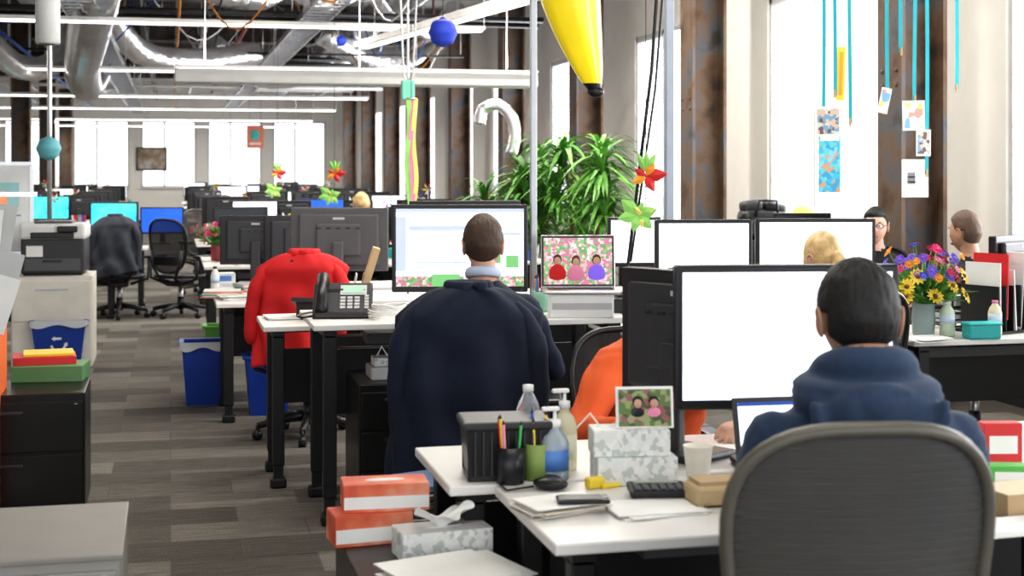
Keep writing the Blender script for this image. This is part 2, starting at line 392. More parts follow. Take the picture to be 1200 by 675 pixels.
def chair_b(seat=.46,mesh=meshd,frame=blkp,arms=True,hh=.29,hw=.265,ribs=False):
    b=B(); zc=seat+.335
    def pt(x,z,off=0):
        q=(z-zc)/hh; yy=.235+.07*max(0.0,q*.5+.5)**1.3; yy-=.06*(x/hw)**2
        return Vector((x,yy+off,z))
    loop=[]
    for i in range(48):
        a=2*PI*i/48; ca,sa=math.cos(a),math.sin(a); p=2.9
        x=math.copysign(abs(ca)**(2/p),ca); z=math.copysign(abs(sa)**(2/p),sa)
        wd=hw*(.88+.12*z)
        loop.append((x*wd,zc+z*hh))
    b.tube([pt(x,z) for x,z in loop],.017,frame,n=10,closed=True,flat=.8)
    vs=[pt(0,zc)];fs=[]; R=8
    for r in range(1,R+1):
        for x,z in loop: vs.append(pt(x*r/R,zc+(z-zc)*r/R))
    for j in range(48): fs.append([0,1+j,1+(j+1)%48])
    for r in range(R-1):
        a=1+r*48;c=a+48
        for j in range(48): fs.append([a+j,c+j,c+(j+1)%48,a+(j+1)%48])
    b.add(vs,fs,mesh,True)
    if ribs:   # woven bands of the pellicle
        for i in range(34):
            z=zc-hh*.93+i*hh*1.86/33; q=(z-zc)/hh; hwz=hw*(.88+.12*q)*max(0.0,1-abs(q)**2.9)**(1/2.9)*.985
            b.tube([pt(hwz*(-1+2*j/14),z,.003) for j in range(15)],.0016,mdg,n=4)
    b.box((0,.275,zc-.16),(.3,.022,.10),frame,bev=.01)
    for s in (-1,1): b.tube([pt(s*.2,zc-.05,.03),pt(s*.17,zc-.22,.05),(s*.1,.24,seat-.02),(s*.05,.1,seat-.07)],.017,frame,n=8)
    sl=[]
    for i in range(40):
        a=2*PI*i/40; ca,sa=math.cos(a),math.sin(a)
        sl.append(Vector((.255*math.copysign(abs(ca)**.7,ca),-.0+.225*math.copysign(abs(sa)**.7,sa),seat-(.03 if sa<-.8 else 0))))
    b.tube(sl,.02,frame,n=8,closed=True)
    vs=[Vector((0,0,seat-.03))]+[v.copy() for v in sl]; b.add(vs,[[0,1+j,1+(j+1)%40] for j in range(40)],mesh,True)
    b.box((0,.02,seat-.08),(.2,.28,.06),frame,bev=.02)
    if arms:
        for s in (-1,1):
            b.tube([(s*.12,.12,seat-.08),(s*.30,.13,seat-.02),(s*.31,.12,seat+.2)],.016,frame,n=8)
            b.box((s*.305,.02,seat+.215),(.085,.26,.03),blkp,bev=.013)
    b.cyl((0,0,.1),(0,0,seat-.09),.028,silver,n=12); b.cyl((0,0,.08),(0,0,.22),.036,blkp,n=12)
    for i in range(5):
        a=2*PI*i/5+.3; e=Vector((math.cos(a)*.31,math.sin(a)*.31,.085))
        b.tube([(0,0,.13),e*.5+Vector((0,0,.075)),e],[.032,.026,.02],frame,n=8)
        b.cyl((e.x-.02*math.sin(a),e.y+.02*math.cos(a),.031),(e.x+.02*math.sin(a),e.y-.02*math.cos(a),.031),.031,blkp,n=14)
        b.cyl((e.x,e.y,.04),(e.x,e.y,.09),.01,blkp,n=6)
    return b

# ---------------- people ----------------
def fuse(src,voxel,sm,dest,matfn,disp=None):
    me=src.mesh('tmp'); o=bpy.data.objects.new('tmp',me); bpy.context.scene.collection.objects.link(o)
    r=o.modifiers.new('r','REMESH'); r.mode='VOXEL'; r.voxel_size=voxel
    s=o.modifiers.new('s','SMOOTH'); s.factor=.5; s.iterations=sm
    dg=bpy.context.evaluated_depsgraph_get(); dg.update()
    ev=o.evaluated_get(dg); m2=bpy.data.meshes.new_from_object(ev)
    vs=[v.co.copy() for v in m2.vertices]
    if disp:
        nn=[v.normal.copy() for v in m2.vertices]
        vs=[v+nn[i]*disp(v) for i,v in enumerate(vs)]
    fs=[list(p.vertices) for p in m2.polygons]
    mats=[matfn(p.center) for p in m2.polygons]
    dest.add(vs,fs,mats,True)
    bpy.data.objects.remove(o); bpy.data.meshes.remove(m2)
def segd(p,a,b_):
    ab=b_-a; t=max(0,min(1,(p-a).dot(ab)/max(ab.length_squared,1e-9))); return (p-(a+ab*t)).length
def hand(dest,w,d,skinm,curl=.5,sgn=1):
    d=d.normalized(); up=Vector((0,0,1)); up=(up-d*up.dot(d)).normalized(); rt=d.cross(up).normalized()*sgn
    s=B()
    s.tube([w-d*.02,w+d*.01,w+d*.045,w+d*.085],[.027,.03,.04,.036],skinm,n=12,flat=1,round_=True)
    for i,v in enumerate(s.v):
        k=(v-w).dot(up); s.v[i]=v-up*k*(.58 if (v-w).dot(d)>.0 else .3)
    for off,L,r in ((.029,.07,.0088),(.010,.08,.009),(-.010,.074,.0088),(-.028,.058,.0078)):
        p=w+d*.082+rt*off; pts=[p-d*.02,p]; a=0
        for q in (.45,.3,.25):
            a+=curl*.6; dd=(d*math.cos(a)-up*math.sin(a)).normalized(); p=p+dd*L*q; pts.append(p)
        s.tube(pts,[r,r,r*.96,r*.9,r*.8],skinm,n=8,round_=True)
    p=w+d*.025+rt*.028; t1=(d*.6+rt*.8-up*.15).normalized(); t2=(d*.9+rt*.35-up*.3).normalized()
    s.tube([p-t1*.01,p+t1*.03,p+t1*.03+t2*.025,p+t1*.03+t2*.045],[.014,.012,.0105,.0085],skinm,n=8,round_=True)
    fuse(s,.0042,2,dest,lambda c:skinm)
def person(name,loc,rz,seat,shirt,skinm,hairm,lean=0,hs='short',hood=False,elb=None,wri=None,short=False,fat=1.0,hyaw=0,hpitch=0,glasses=False,collar=None,voxel=.013,pants=denim,hsc=1.0,shw=1.0,hairt=.014):
    D=B(); s=B(); z0=seat
    R=Matrix.Rotation(lean,3,'X')
    piv=Vector((0,0,z0+.08))
    def L(p): return piv+R@(Vector(p)+Vector((0,0,z0))-piv)
    rings=[(.0,.165,.115),(.07,.185,.135),(.17,.172,.122),(.28,.168,.118),(.40,.182,.125),(.49,.19*shw,.125),(.545,.192*shw,.108),(.585,.165*shw,.09),(.62,.115,.075),(.655,.072,.064)]
    vs=[];fs=[];n=28
    for (z,rx,ry) in rings:
        yb=.02*math.sin(max(0,(z-.2))/.45*PI)
        for j in range(n):
            a=2*PI*j/n; vs.append(L((rx*fat*math.cos(a),ry*fat*math.sin(a)+yb,z)))
    k=len(rings)
    for i in range(k-1):
        for j in range(n): fs.append([i*n+j,i*n+(j+1)%n,(i+1)*n+(j+1)%n,(i+1)*n+j])
    fs.append(list(range(n))[::-1]); fs.append([(k-1)*n+j for j in range(n)]); s.add(vs,fs,shirt)
    bones=[('torso',L((0,0,.1)),L((0,0,.45)),.16),('torso',L((-.12,0,.58)),L((.12,0,.58)),.055),('neck',L((0,-.005,.70)),L((0,-.012,.78)),.05)]
    s.tube([L((0,.01,.60)),L((0,0,.68)),L((0,-.012,.76))],[.062,.055,.052],shirt,n=14)
    elb=elb or [(.27,-.1,.27)]*1; wri=wri or [(.17,-.36,.30)]
    if len(elb)==1: elb=[elb[0],elb[0]]
    if len(wri)==1: wri=[wri[0],wri[0]]
    hands=[]
    for i,sg in enumerate((-1,1)):
        sh=L((sg*.175*shw,0,.535)); el=Vector((sg*elb[i][0],elb[i][1],elb[i][2]+z0)); wr=Vector((sg*wri[i][0],wri[i][1],wri[i][2]+z0))
        s.tube([sh,sh.lerp(el,.5),el],[.066*fat,.058*fat,.05*fat],shirt,n=14,round_=True)
        s.tube([el,el.lerp(wr,.4),wr],[.049*fat,.045*fat,.03],shirt,n=14,round_=True)
        bones+= [('arm',sh,el,.06),('forearm',el,wr,.04)]
        hands.append((wr,(wr-el).normalized(),sg))
        hp=Vector((sg*.095,-.02,z0+.085)); kn=Vector((sg*.14,-.44,z0+.07)); an=Vector((sg*.14,-.40,.10)); toe=Vector((sg*.15,-.57,.045))
        s.tube([hp,kn],[.088,.06],shirt,n=14,round_=True); s.tube([kn,kn.lerp(an,.35),an],[.058,.056,.04],shirt,n=12,round_=True)
        s.tube([an+Vector((0,.03,-.055)),an+Vector((0,-.05,-.05)),toe],[.042,.042,.032],shirt,n=10,round_=True)
        bones+=[('thigh',hp,kn,.075),('shin',kn,an,.05),('foot',an+Vector((0,.03,-.055)),toe,.04)]
    if hood:
        ring=[]
        for i in range(28):
            a=2*PI*i/28; ring.append(L((.088*math.cos(a),.006+.084*math.sin(a),.690+.020*math.sin(a))))
        s.tube(ring,[.030+.012*max(0,math.sin(2*PI*i/28)) for i in range(28)],shirt,n=12,closed=True)
        ring=[L((.128*math.cos(a),.03+.095*math.sin(a),.640-.012*math.sin(a))) for a in [2*PI*i/28 for i in range(28)]]
        s.tube(ring,.040,shirt,n=12,closed=True)
        TT=R@Matrix.Rotation(-.3,3,'X')
        s.sph(L((0,.120,.575)),(.130,.050,.10),shirt,20,14,T=TT)
        ring=[L((.135*math.cos(a),.145+.02*math.sin(a),.62-.135*math.sin(a)*1)) for a in [PI*i/14 for i in range(15)]]
        s.tube(ring,.016,shirt,n=8,round_=True)
    def mf(c):
        best=None;bd=9
        for nm,a,b2,r in bones:
            dd=segd(c,a,b2)-r
            if dd<bd: bd=dd;best=nm
        if best=='neck' : return skinm if not hood or (R.inverted()@(c-piv)).z>.665 else shirt
        if best=='forearm' and short: return skinm
        if best in('thigh','shin'): return pants
        if best=='foot': return shoe
        if best=='torso' and c.z<z0+.09: return pants
        return shirt
    def dsp(v):
        if v.z<z0+.66:
            w_=noise.noise(Vector((v.x*9,v.y*9,v.z*16+2*noise.noise(v*5))))
            return .011*noise.noise(Vector((v.x*6,v.y*6,v.z*10)))+.012*(abs(w_)-.25)
        return 0
    fuse(s,voxel,3,D,mf,dsp)
    for wr,dv,sg in hands: hand(D,wr+dv*.01,dv+Vector((0,0,-.05)),skinm,.45,-sg)
    if collar:
        ring=[]
        for i in range(24):
            a=2*PI*i/24; ring.append(L((.064*math.cos(a),.004+.060*math.sin(a),.685+.014*math.sin(a))))
        D.tube(ring,.013,collar,n=8,closed=True,flat=1.7)
    hc=L((0,-.03,.80)); HR=R@Matrix.Rotation(hyaw,3,'Z')@Matrix.Rotation(hpitch-lean*.6,3,'X')
    def hd(v,ext=0):
        x,y,z=v
        X=.075*x*hsc;Y=.095*y;Z=.117*z
        if z<0:
            X*=1-.30*(-z)**1.6
            if y>0: Y*=1-.42*(-z)
            else: Y*=1-.10*(-z)**2
        if y<0:
            g=lambda a,sa,c,sc:math.exp(-((x-a)/sa)**2-((z-c)/sc)**2)
            Y-=.020*g(0,.12,-.2,.15)+.008*g(0,.1,0,.2)+.005*g(0,.3,-.52,.1)+.008*g(0,.25,-.85,.16)
            Y+=.009*(g(.38,.18,.04,.14)+g(-.38,.18,.04,.14)); Y-=.004*(g(.38,.3,.24,.08)+g(-.38,.3,.24,.08))
        return Vector((X,Y,Z))
    D.sph(hc,1,skinm,48,36,fn=lambda v:HR@hd(v))
    for sg in (-1,1):
        D.sph(hc+HR@Vector((sg*.028,-.078,.005)),.0125,eyew,12,8); D.sph(hc+HR@Vector((sg*.028,-.0875,.005)),.0055,iris,10,6)
        D.sph(hc+HR@Vector((sg*.03,-.0885,.028)),(.017,.004,.003),hairm,10,6,T=HR)
        E=HR@Matrix.Rotation(sg*.35,3,'Z')
        D.sph(hc+HR@Vector((sg*.079*hsc,.012,-.008)),(.009,.019,.031),skinm,14,12,T=E)
        rim=[hc+HR@Vector((sg*(.083*hsc+.004*math.sin(a)),.016+.019*math.cos(a),-.006+.031*math.sin(a))) for a in [-1.4+4.2*i/10 for i in range(11)]]
        D.tube(rim,.0045,skinm,n=6,round_=True)
    D.sph(hc+HR@Vector((0,-.0895,-.062)),(.024,.007,.0045),lip,12,8,T=HR); D.sph(hc+HR@Vector((0,-.0885,-.069)),(.020,.007,.005),lip,12,8,T=HR)
    def hair(v):
        x,y,z=v
        th=(.50 if y<-.5 else .50+(y+.5)*(-1.0) if y<.3 else -.30-(y-.3)*.6)
        if hs=='long': th=(.45 if y<-.45 else -.45)
        base=hd(v); m=max(0,min(1,(z-th)/.14))
        if abs(x)>.82 and z<.12 and y<.45 and hs!='long': m=0
        az=math.atan2(x,y)
        t=hairt*(1+.16*noise.noise(v*4)+.10*noise.noise(v*14)+.16*noise.noise(Vector((az*14,z*3,1)))+.10*noise.noise(Vector((az*34,z*6,4))))*(.7+.5*max(0,z))
        dn=Vector((v[0],v[1],v[2])); 
        return HR@(base*.965*(1-m)+(base+dn*t)*m)
    D.sph(hc,1,hairm,96,60,fn=hair)
    if hs=='long':
        D.tube([hc+HR@Vector((0,.09,.03)),hc+HR@Vector((.01,.125,.01)),hc+HR@Vector((.01,.13,-.06)),hc+HR@Vector((0,.11,-.13)),hc+HR@Vector((.01,.10,-.18))],[.02,.03,.034,.026,.01],hairm,n=12,round_=True)
    if glasses:
        for sg in (-1,1):
            D.tube([hc+HR@Vector((sg*.031+.023*math.cos(a),-.101,.004+.016*math.sin(a))) for a in [2*PI*i/16 for i in range(16)]],.0025,blkp,n=6,closed=True)
            D.tube([hc+HR@Vector((sg*.054,-.1,.006)),hc+HR@Vector((sg*.08,-.05,.01)),hc+HR@Vector((sg*.083,.01,.006))],.0022,blkp,n=6)
        D.tube([hc+HR@Vector((-.009,-.102,.006)),hc+HR@Vector((.009,-.102,.006))],.0022,blkp,n=6)
    return D.obj(name,loc,rz)

hoodie=M('hoodie_blue_fleece',(.026,.048,.095),.9,var=.10,vs=60,bump=.25,bs=260,bd=.0015,sheen=.1)
navy=M('navy_wool',(.008,.014,.034),.85,var=.12,vs=25,bump=.25,bs=150,bd=.002)
orange=M('orange_cotton',(.78,.13,.03),.8,bump=.2,bs=60,bd=.003)
hblack=M('hair_black',(.008,.0075,.007),.6,bump=.5,bs=200,bd=.004)
hbrown=M('hair_brown',(.06,.034,.020),.6,bump=.5,bs=200,bd=.004)
hblond=M('hair_blonde',(.60,.42,.2),.5,var=.3,vs=22,bump=.4,bs=110,bd=.004)
hlbr=M('hair_light_brown',(.10,.055,.035),.6,var=.2,bump=.4,bs=120,bd=.004)
greys=M('grey_jumper',(.05,.055,.07),.9); blacks=M('black_jumper',(.012,.012,.015),.9); creams=M('striped_top',(.35,.36,.4),.9)
p=W(1017,3.08); person('seated_man_in_hoodie',p,PI-TH,.475,hoodie,skin2,hblack,lean=.08,hood=True,fat=1.08,shw=1.14,voxel=.009,elb=[(.24,-.10,.30)],wri=[(.18,-.34,.32)],hairt=.017,hsc=1.08)
p=W(566,5.95); person('seated_man_in_navy_sweater',p,PI-TH,.485,navy,skin,hbrown,lean=.02,fat=1.08,elb=[(.30,-.10,.27)],wri=[(.2,-.36,.45)],collar=M('shirt_light_blue',(.5,.58,.72),.7),hairt=.017)
p=W(975,6.45); person('seated_woman_with_blonde_hair',p,PI+.25,.395,creams,skin,hblond,hs='long',lean=.05,fat=.92,voxel=.016,shw=.9,wri=[(.17,-.36,.40)],elb=[(.25,-.08,.3)],hairt=.013)
p=W(1026,9.5); person('seated_man_with_glasses',p,-.5,.43,blacks,skin,hblack,lean=.0,glasses=True,voxel=.018,wri=[(.14,-.34,.34)],elb=[(.25,-.05,.3)])
p=W(1142,8.25); person('seated_man_with_brown_hair',p,PI+.35,.44,blacks,skin2,hlbr,lean=.05,voxel=.018,elb=[(.26,-.05,.3)],wri=[(.14,-.25,.35)])
p=W(752,5.15); person('person_in_orange_shirt',p,.0,.44,orange,skin2,hbrown,lean=.46,voxel=.012,fat=1.17,hpitch=.5,elb=[(.33,-.32,.27),(.3,-.42,.33)],wri=[(.27,-.56,.345),(.12,-.62,.345)])
p=W(424,14.6); person('seated_woman_with_blonde_hair',p,PI,.45,greys,skin,hblond,voxel=.03,hairt=.014)

ch=chair_b(.485,meshf,frm,hh=.30,hw=.285,ribs=True); ch.obj('office_chair',W(962,2.95),PI-TH+.1)
chd=chair_b(.45).obj('office_chair',W(972,6.4),PI+.25)
dup(chd,W(1026,9.55),-.5); dup(chd,W(1142,8.2),PI+.35); dup(chd,W(756,5.22),.0,.92); dup(chd,W(424,14.5),PI)
c2=chair_b(.45,hh=.27).obj('office_chair',W(560,5.86),PI-TH)
dup(chd,W(212,15.6),2.5,1.0)
c3=chair_b(.46,meshf,frm).obj('office_chair',W(243,18.5),.5)
dup(chd,W(140,15.5),PI)
dup(chd,W(362,8.55),PI-.2)

def jacket(name,loc,rz,ztop,zbot,m,w=.24,flare=1.15,sleeves=True,ph=0,th=.06,sl=1.0,dx=0):
    b=B(); NZ=40;NA=90; Hh=ztop-zbot
    def fn(u,v):
        a=2*PI*u; t=v
        sh=min(1,(t/.15))**.62
        z=ztop-Hh*t
        rx=w*(.30+.70*sh)*(1+(flare-1)*t); ry=(.04+th*sh)*(1+.2*t)
        fold=.010*math.sin(a*9+ph+2*math.sin(t*4))*min(1,t*1.4)+.014*noise.noise(Vector((math.cos(a)*2,math.sin(a)*2,t*5+ph)))
        x=(rx+fold)*math.copysign(abs(math.cos(a))**.85,math.cos(a)); y=(ry+fold*1.8)*math.sin(a)
        return Vector((x+dx*t,y,z+.05*math.cos(a)*t))
    b.surf(fn,NA,NZ,m)
    b.tube([fn(i/40,0) for i in range(40)],.016,m,n=8,closed=True,flat=1.6)
    if sleeves:
        for s in (-1,1):
            pts=[];rs=[]
            for i in range(17):
                t=i/16; k=min(1,t*4)**.7; pts.append((s*(w*(.70+.17*k)+.035*math.sin(t*2.4))+dx*t,-.035-.02*k+.03*t,ztop-.075-Hh*.68*sl*t)); rs.append((.022+.026*k)-.008*t+.002*math.sin(t*23))
            b.tube(pts,rs,m,n=14,round_=True)
    b.tube([fn(.75,.03+.94*i/20)+Vector((0,-.001,0)) for i in range(21)],.0025,m,n=5)
    o=b.obj(name,loc,rz); sm=o.modifiers.new('solid','SOLIDIFY'); sm.thickness=.006; return o
q=W(549,5.52); jacket('jacket_on_chair',(q.x,q.y,0),-TH,1.15,.41,navy,w=.270,flare=1.17)
q=W(356,8.3); jacket('red_jacket_on_chair',(q.x,q.y,0),-.3,1.12,.50,red,w=.265,flare=.96,ph=2,th=.04,dx=-.05)
q=W(135,15.1); jacket('grey_jacket_on_chair',(q.x,q.y,0),0,1.12,.5,greys,w=.23,ph=4)

# ---------------- desks ----------------
desk(.85,2.5,3.12,3.74,.75); desk(.73,2.35,3.76,4.32,.75); desk(2.4,4.1,3.76,4.4,.73)
desk(.62,2.12,6.38,7.1,.91); desk(.45,2.0,7.2,7.75,.82)
desk(2.2,3.56,6.65,7.4,.78); desk(3.6,5.2,6.42,7.12,.75)
d2=desk(.28,1.88,9.15,9.95,.76); 
desk(1.95,3.5,9.15,9.85,.76); desk(3.6,4.7,10.0,10.6,.76)
desk(.3,1.85,10.2,10.8,.76)
rows=[13.3,14.15,17.3,18.15,21.3,22.15,25.5,26.3,30,30.8,34.5,35.3,39,39.8]
dd=desk(.3,1.9,13.3,14.0,.72)
for r in rows:
    for x in (1.1,2.8):
        if r==13.3 and x==1.1: continue
        dup(dd,(x,r+.35,0))
    for x in (-1.7,-3.9):
        if r>18.5 or (r>17 and x<-3): dup(dd,(x,r+.35,0))
mA=monitor_b(.56,.36,.16,scrw).obj('computer_monitor',(1.0,17.6,.72)); mB=monitor_b(.60,.38,.14,scrb,back=dkg).obj('computer_monitor',(1.9,18.5,.72))
mC=monitor_b(.56,.36,.16,scrt).obj('computer_monitor',(-1.7,21.6,.72)); mD=monitor_b(.54,.35,.16,scroff).obj('computer_monitor',(-3.9,22.5,.72))
for r in rows:
    for x in (.65,1.35,2.35,3.2):
        if r in (13.3,17.3) and x<1: continue
        if random.random()<.85: dup(random.choice([mA,mD,mA,mD]),(x+random.uniform(-.1,.1),r+.4,.72),random.choice([0,PI,PI,PI+.3,-.2,PI-.2]),random.uniform(.9,1.1))
    for x in (-1.3,-2.2,-3.6):
        if r>19 and random.random()<.8 and not(r==21.3 and x==-2.2): dup(random.choice([mA,mD,mD]),(x,r+.4,.72),random.choice([0,PI,PI]),1)
desk(-1.75,-.55,15.9,16.5,.72); desk(-1.75,-.25,16.75,17.35,.72)
dup(mB,W(190,17.1,.72),-.1,.85); 
monitor(W(134,16.45,.72),-TH,.56,.36,.16,scrt)
def clutter(cols,n=9,w=.7,hi=False):
    b=B()
    for i in range(n):
        x=-w+2*w*(i+.5)/n+random.uniform(-.04,.04); y=random.uniform(-.06,.06); k=random.random(); m=random.choice(cols)
        if k<.4: hh=random.uniform(.05,.2); b.box((x,y,hh/2),(random.uniform(.06,.12),random.uniform(.08,.14),hh),m,rot=(0,0,random.uniform(-.3,.3)),bev=.005)
        elif k<.6: b.lathe([(.03,0),(.034,.04),(.036,.1),(.02,.13),(.012,.16)],m,(x,y,0),n=12)
        elif k<.8 and hi:
            hh=random.uniform(.4,.68); b.lathe([(.04,0),(.045,.07),(.04,.08)],wpl,(x,y,0),n=12); b.cyl((x,y,.05),(x,y,hh),.004,silver,n=6)
            for j in range(6):
                a=j*PI/3; a2=a+.5; b.add([(x,y-.01,hh),(x+.09*math.cos(a),y-.01,hh+.09*math.sin(a)),(x+.055*math.cos(a2),y-.04,hh+.055*math.sin(a2))],[[0,1,2]],random.choice(cols))
        else:
            for j in range(4): b.box((x+j*.024-.04,y,.12),(.022,.15,.24),random.choice(cols),rot=(0,.06*j,0))
    return b
cm=[paper,wpl,gold,M('plastic_red',(.6,.03,.03),.4),M('plastic_teal',(.03,.4,.4),.4),M('plastic_yellow',(.8,.6,.05),.4),MC['plastic_red'],M('plastic_pink',(.75,.25,.4),.5),MC['cable_blue']]
cl=[clutter(cm,9,.7,True).obj('desk_clutter',(1.2,13.47,.72)), clutter(cm,10,.7,True).obj('desk_clutter',(2.8,13.47,.72)), clutter(cm,10,.7,False).obj('desk_clutter',(1.1,17.44,.72))]
for r in rows[1:]:
    for x in (1.1,2.8): 
        if not(r==17.3 and x==1.1): dup(random.choice(cl),(x,r+.12,.72),random.choice([0,PI]))
    if r>18.5: dup(random.choice(cl),(-1.7,r+.12,.72),PI)

# ---------------- foreground desk ----------------
A=.75
def on(px,py,h):
    d=(H-h)*FPX/(py-200); return W(px,d,h)
monitor(W(921,4.02,A),-.16,.64,.405,.18)
monitor(W(808,4.28,A),2.12,.5,.40,.15)
def laptop_b(w=.33,dp=.23,screen=scrw,ang=.25,body=silver,quads=None,h=None):
    h=h or dp; b=B(); b.box((0,0,.009),(w,dp,.016),body,bev=.005)
    b.box((0,.025,.0178),(w*.86,dp*.5,.0015),blkp)
    for r in range(5):
        for c in range(13): b.box((-w*.40+c*w*.067,-.01-.0+r*dp*.088+.0,.0195),(w*.055,dp*.07,.002),blkp if body==silver else dkg)
    b.box((0,-dp*.33,.0175),(w*.3,dp*.24,.001),lg)
    T=Matrix.Translation((0,dp/2,.014))@Matrix.Rotation(-ang,4,'X')
    t=B(); t.box((0,.004,h/2),(w,.008,h),body,bev=.004)
    t.quad((-w/2+.004,-.0006,.006),(w/2-.004,-.0006,.006),(w/2-.004,-.0006,h-.004),(-w/2+.004,-.0006,h-.004),blkp if body!=silver else dkg)
    t.quad((-w/2+.014,-.0012,.016),(w/2-.014,-.0012,.016),(w/2-.014,-.0012,h-.014),(-w/2+.014,-.0012,h-.014),screen)
    for i,(x0,x1,y0,y1,m) in enumerate(quads or []):
        X=lambda q:-w/2+.014+(w-.028)*q; Y=lambda q:.016+(h-.03)*q; yv=-.002-.0005*i
        t.quad((X(x0),yv,Y(y0)),(X(x1),yv,Y(y0)),(X(x1),yv,Y(y1)),(X(x0),yv,Y(y1)),m)
    for i,f in enumerate(t.f): b.add([t.v[k] for k in f],[list(range(len(f)))],t.mats[t.m[i]],False,T)
    return b
b=laptop_b(.28,.19,scrlav,.25,body=dkg,h=.17,quads=[(0,1,.93,1,MC['cable_blue']),(.05,.6,.1,.8,scrw)]); b.box((0,0,-.03),(.24,.17,.06),mdg,bev=.004); b.obj('laptop_on_riser',W(938,3.72,A+.06),-.05)
b=B()
b.box((0,0,.008),(.22,.16,.016),blkp,bev=.004)
for s in (-1,1): b.box((s*.108,0,.078),(.006,.16,.145),blkp,rot=(0,s*.08,0)); b.box((0,s*.078,.078),(.22,.006,.145),blkp,rot=(-s*.08,0,0))
b.box((0,0,.152),(.25,.19,.024),dkg,bev=.008)
for i in range(9): b.box((-.09+i*.0225,-.088,.078),(.005,.006,.12),dkg)
b.obj('desktop_file_organizer',on(594,568,A)+Vector((.02,.12,0)),-.1)
def pencup(loc,n=7,m=blkp):
    b=B(); b.lathe([(.034,0),(.038,.002),(.04,.1),(.037,.1),(.035,.006),(.001,.005)],m,n=20)
    for k in range(n):
        a=random.uniform(0,6.28); rr=.018; p0=Vector((rr*math.cos(a),rr*math.sin(a),.008)); p1=p0*1.7+Vector((0,0,random.uniform(.13,.165)))
        c=random.choice([M('pen_red',(.6,.02,.05),.4),M('pen_green',(.05,.4,.1),.4),MC['cable_blue'],MC['plastic_yellow'],MC['pen_red'],MC['plastic_pink']])
        b.cyl(p0,p1,.0042,c,n=8); b.cyl(p1,p1+(p1-p0).normalized()*.012,.0042,blkp,r1=.001,n=8)
    b.obj('pen_cup',loc)
pencup(on(598,566,A)); pencup(on(617,562,A)+Vector((.03,.0,0)),5,M('green_tin',(.25,.35,.1),.5))
def pump(name,loc,bm,lm,hh=.15,r=.03):
    b=B(); b.lathe([(r*.9,0),(r,.005),(r,hh*.75),(r*.8,hh*.9),(r*.4,hh),(r*.4,hh+.012)],bm,n=20,sy=.75)
    b.lathe([(r*1.01,hh*.2),(r*1.01,hh*.62)],lm,n=20,sy=.76)
    b.lathe([(r*.45,hh+.01),(r*.45,hh+.03),(.005,hh+.032),(.005,hh+.055)],wpl,n=14)
    b.box((-.012,0,hh+.06),(.05,.016,.012),wpl,bev=.004); b.obj(name,loc)
pump('hand_sanitizer_bottle',on(650,562,A),M('sanitizer_gel',(.75,.85,.92),.1,trans=.6),M('label_blue',(.1,.25,.6),.5),.135,.040)
pump('lotion_pump_bottle',on(665,553,A)+Vector((0,.03,0)),M('lotion_cream',(.75,.7,.5),.4),M('label_white',(.8,.78,.6),.5),.165,.036)
def bottle(loc,h=.2,m=None,cap=None,r=.032,name='water_bottle'):
    b=B(); m=m or M('clear_plastic',(.88,.92,.96),.08,trans=.8); b.lathe([(r*.8,0),(r,.006),(r,h*.25),(r*.93,h*.3),(r,h*.36),(r,h*.66),(r*.8,h*.78),(r*.4,h*.9),(r*.38,h*.93)],m,n=20)
    b.lathe([(r*1.01,h*.38),(r*1.01,h*.62)],M('label_bluewhite',(.6,.7,.85),.5),n=20); b.lathe([(r*.45,h*.92),(r*.45,h)],cap or wpl,n=14); b.obj(name,loc)
bottle(W(619,4.15,A),.225,r=.036)
leafbox=ramp_mat('tissue_box_leaf_print','voronoi',70,[(.75,.75,.72),(.52,.56,.54),(.8,.8,.78),(.72,.74,.72)],.6)
redbox=ramp_mat('tissue_box_red_print','noise',7,[(.5,.05,.03),(.7,.17,.08),(.8,.42,.3)],.6)
def tissue(loc,rz,m,side=None,sz=(.235,.12,.09),tis=True,top=None):
    b=B(); b.box((0,0,sz[2]/2),sz,m,bev=.003); b.box((0,0,sz[2]+.0005),(sz[0]*.98,sz[1]*.98,.001),top or m)
    b.lathe([(.055,0),(.055,.001)],paper,(0,0,sz[2]+.001),n=24,sy=.35)
    if side: b.box((0,-sz[1]/2-.0006,sz[2]*.35),(sz[0]*.98,.001,sz[2]*.45),side)
    if tis:
        def fn(u,v):
            a=u*2*PI; r=.01+.05*v*(1+.2*math.sin(a*5+v*2)); return Vector((r*math.cos(a)*1.3,r*math.sin(a)*.55,sz[2]+.001+.055*v*(1+.3*math.sin(a*2+1)+.1*math.sin(a*7))-.015*v*v))
        b.surf(fn,48,8,paper)
    b.obj('tissue_box',loc,rz)
tissue(on(745,566,A)+Vector((.0,.02,0)),-.1,leafbox,sz=(.22,.12,.075),tis=False); tissue(on(745,566,A)+Vector((-.01,.03,.0765)),-.15,leafbox,sz=(.21,.11,.07),tis=False)
b=B(); b.box((0,0,.052),(.16,.008,.114),wpl,bev=.002,rot=(-.15,0,0)); b.box((0,-.0055,.052),(.145,.001,.10),ramp_mat('framed_photo_print','voronoi',60,[(.12,.2,.06),(.3,.35,.15),(.3,.12,.12),(.35,.3,.2),(.08,.1,.05)],.4),rot=(-.15,0,0)); 
for xx in (-.02,.025): b.sph((xx,-.008,.065),(.012,.003,.014),skin,10,8); b.sph((xx,-.007,.071),(.014,.003,.014),hblack,10,8); b.sph((xx,-.007,.032),(.022,.003,.022),[MC['plastic_pink'],blkp][xx<0],10,8)
b.box((0,.025,.04),(.03,.045,.003),wpl,rot=(.9,0,0))
b.obj('framed_photo',on(745,566,A)+Vector((.035,.03,.1475)),-.15,1)
def cup(loc,m,r=.04,h=.1,name='paper_cup'):
    b=B(); b.lathe([(r*.72,0),(r*.74,.002),(r,h),(r*1.05,h+.003),(r*.94,h),(r*.68,.006),(.001,.005)],m,n=24); b.obj(name,loc)
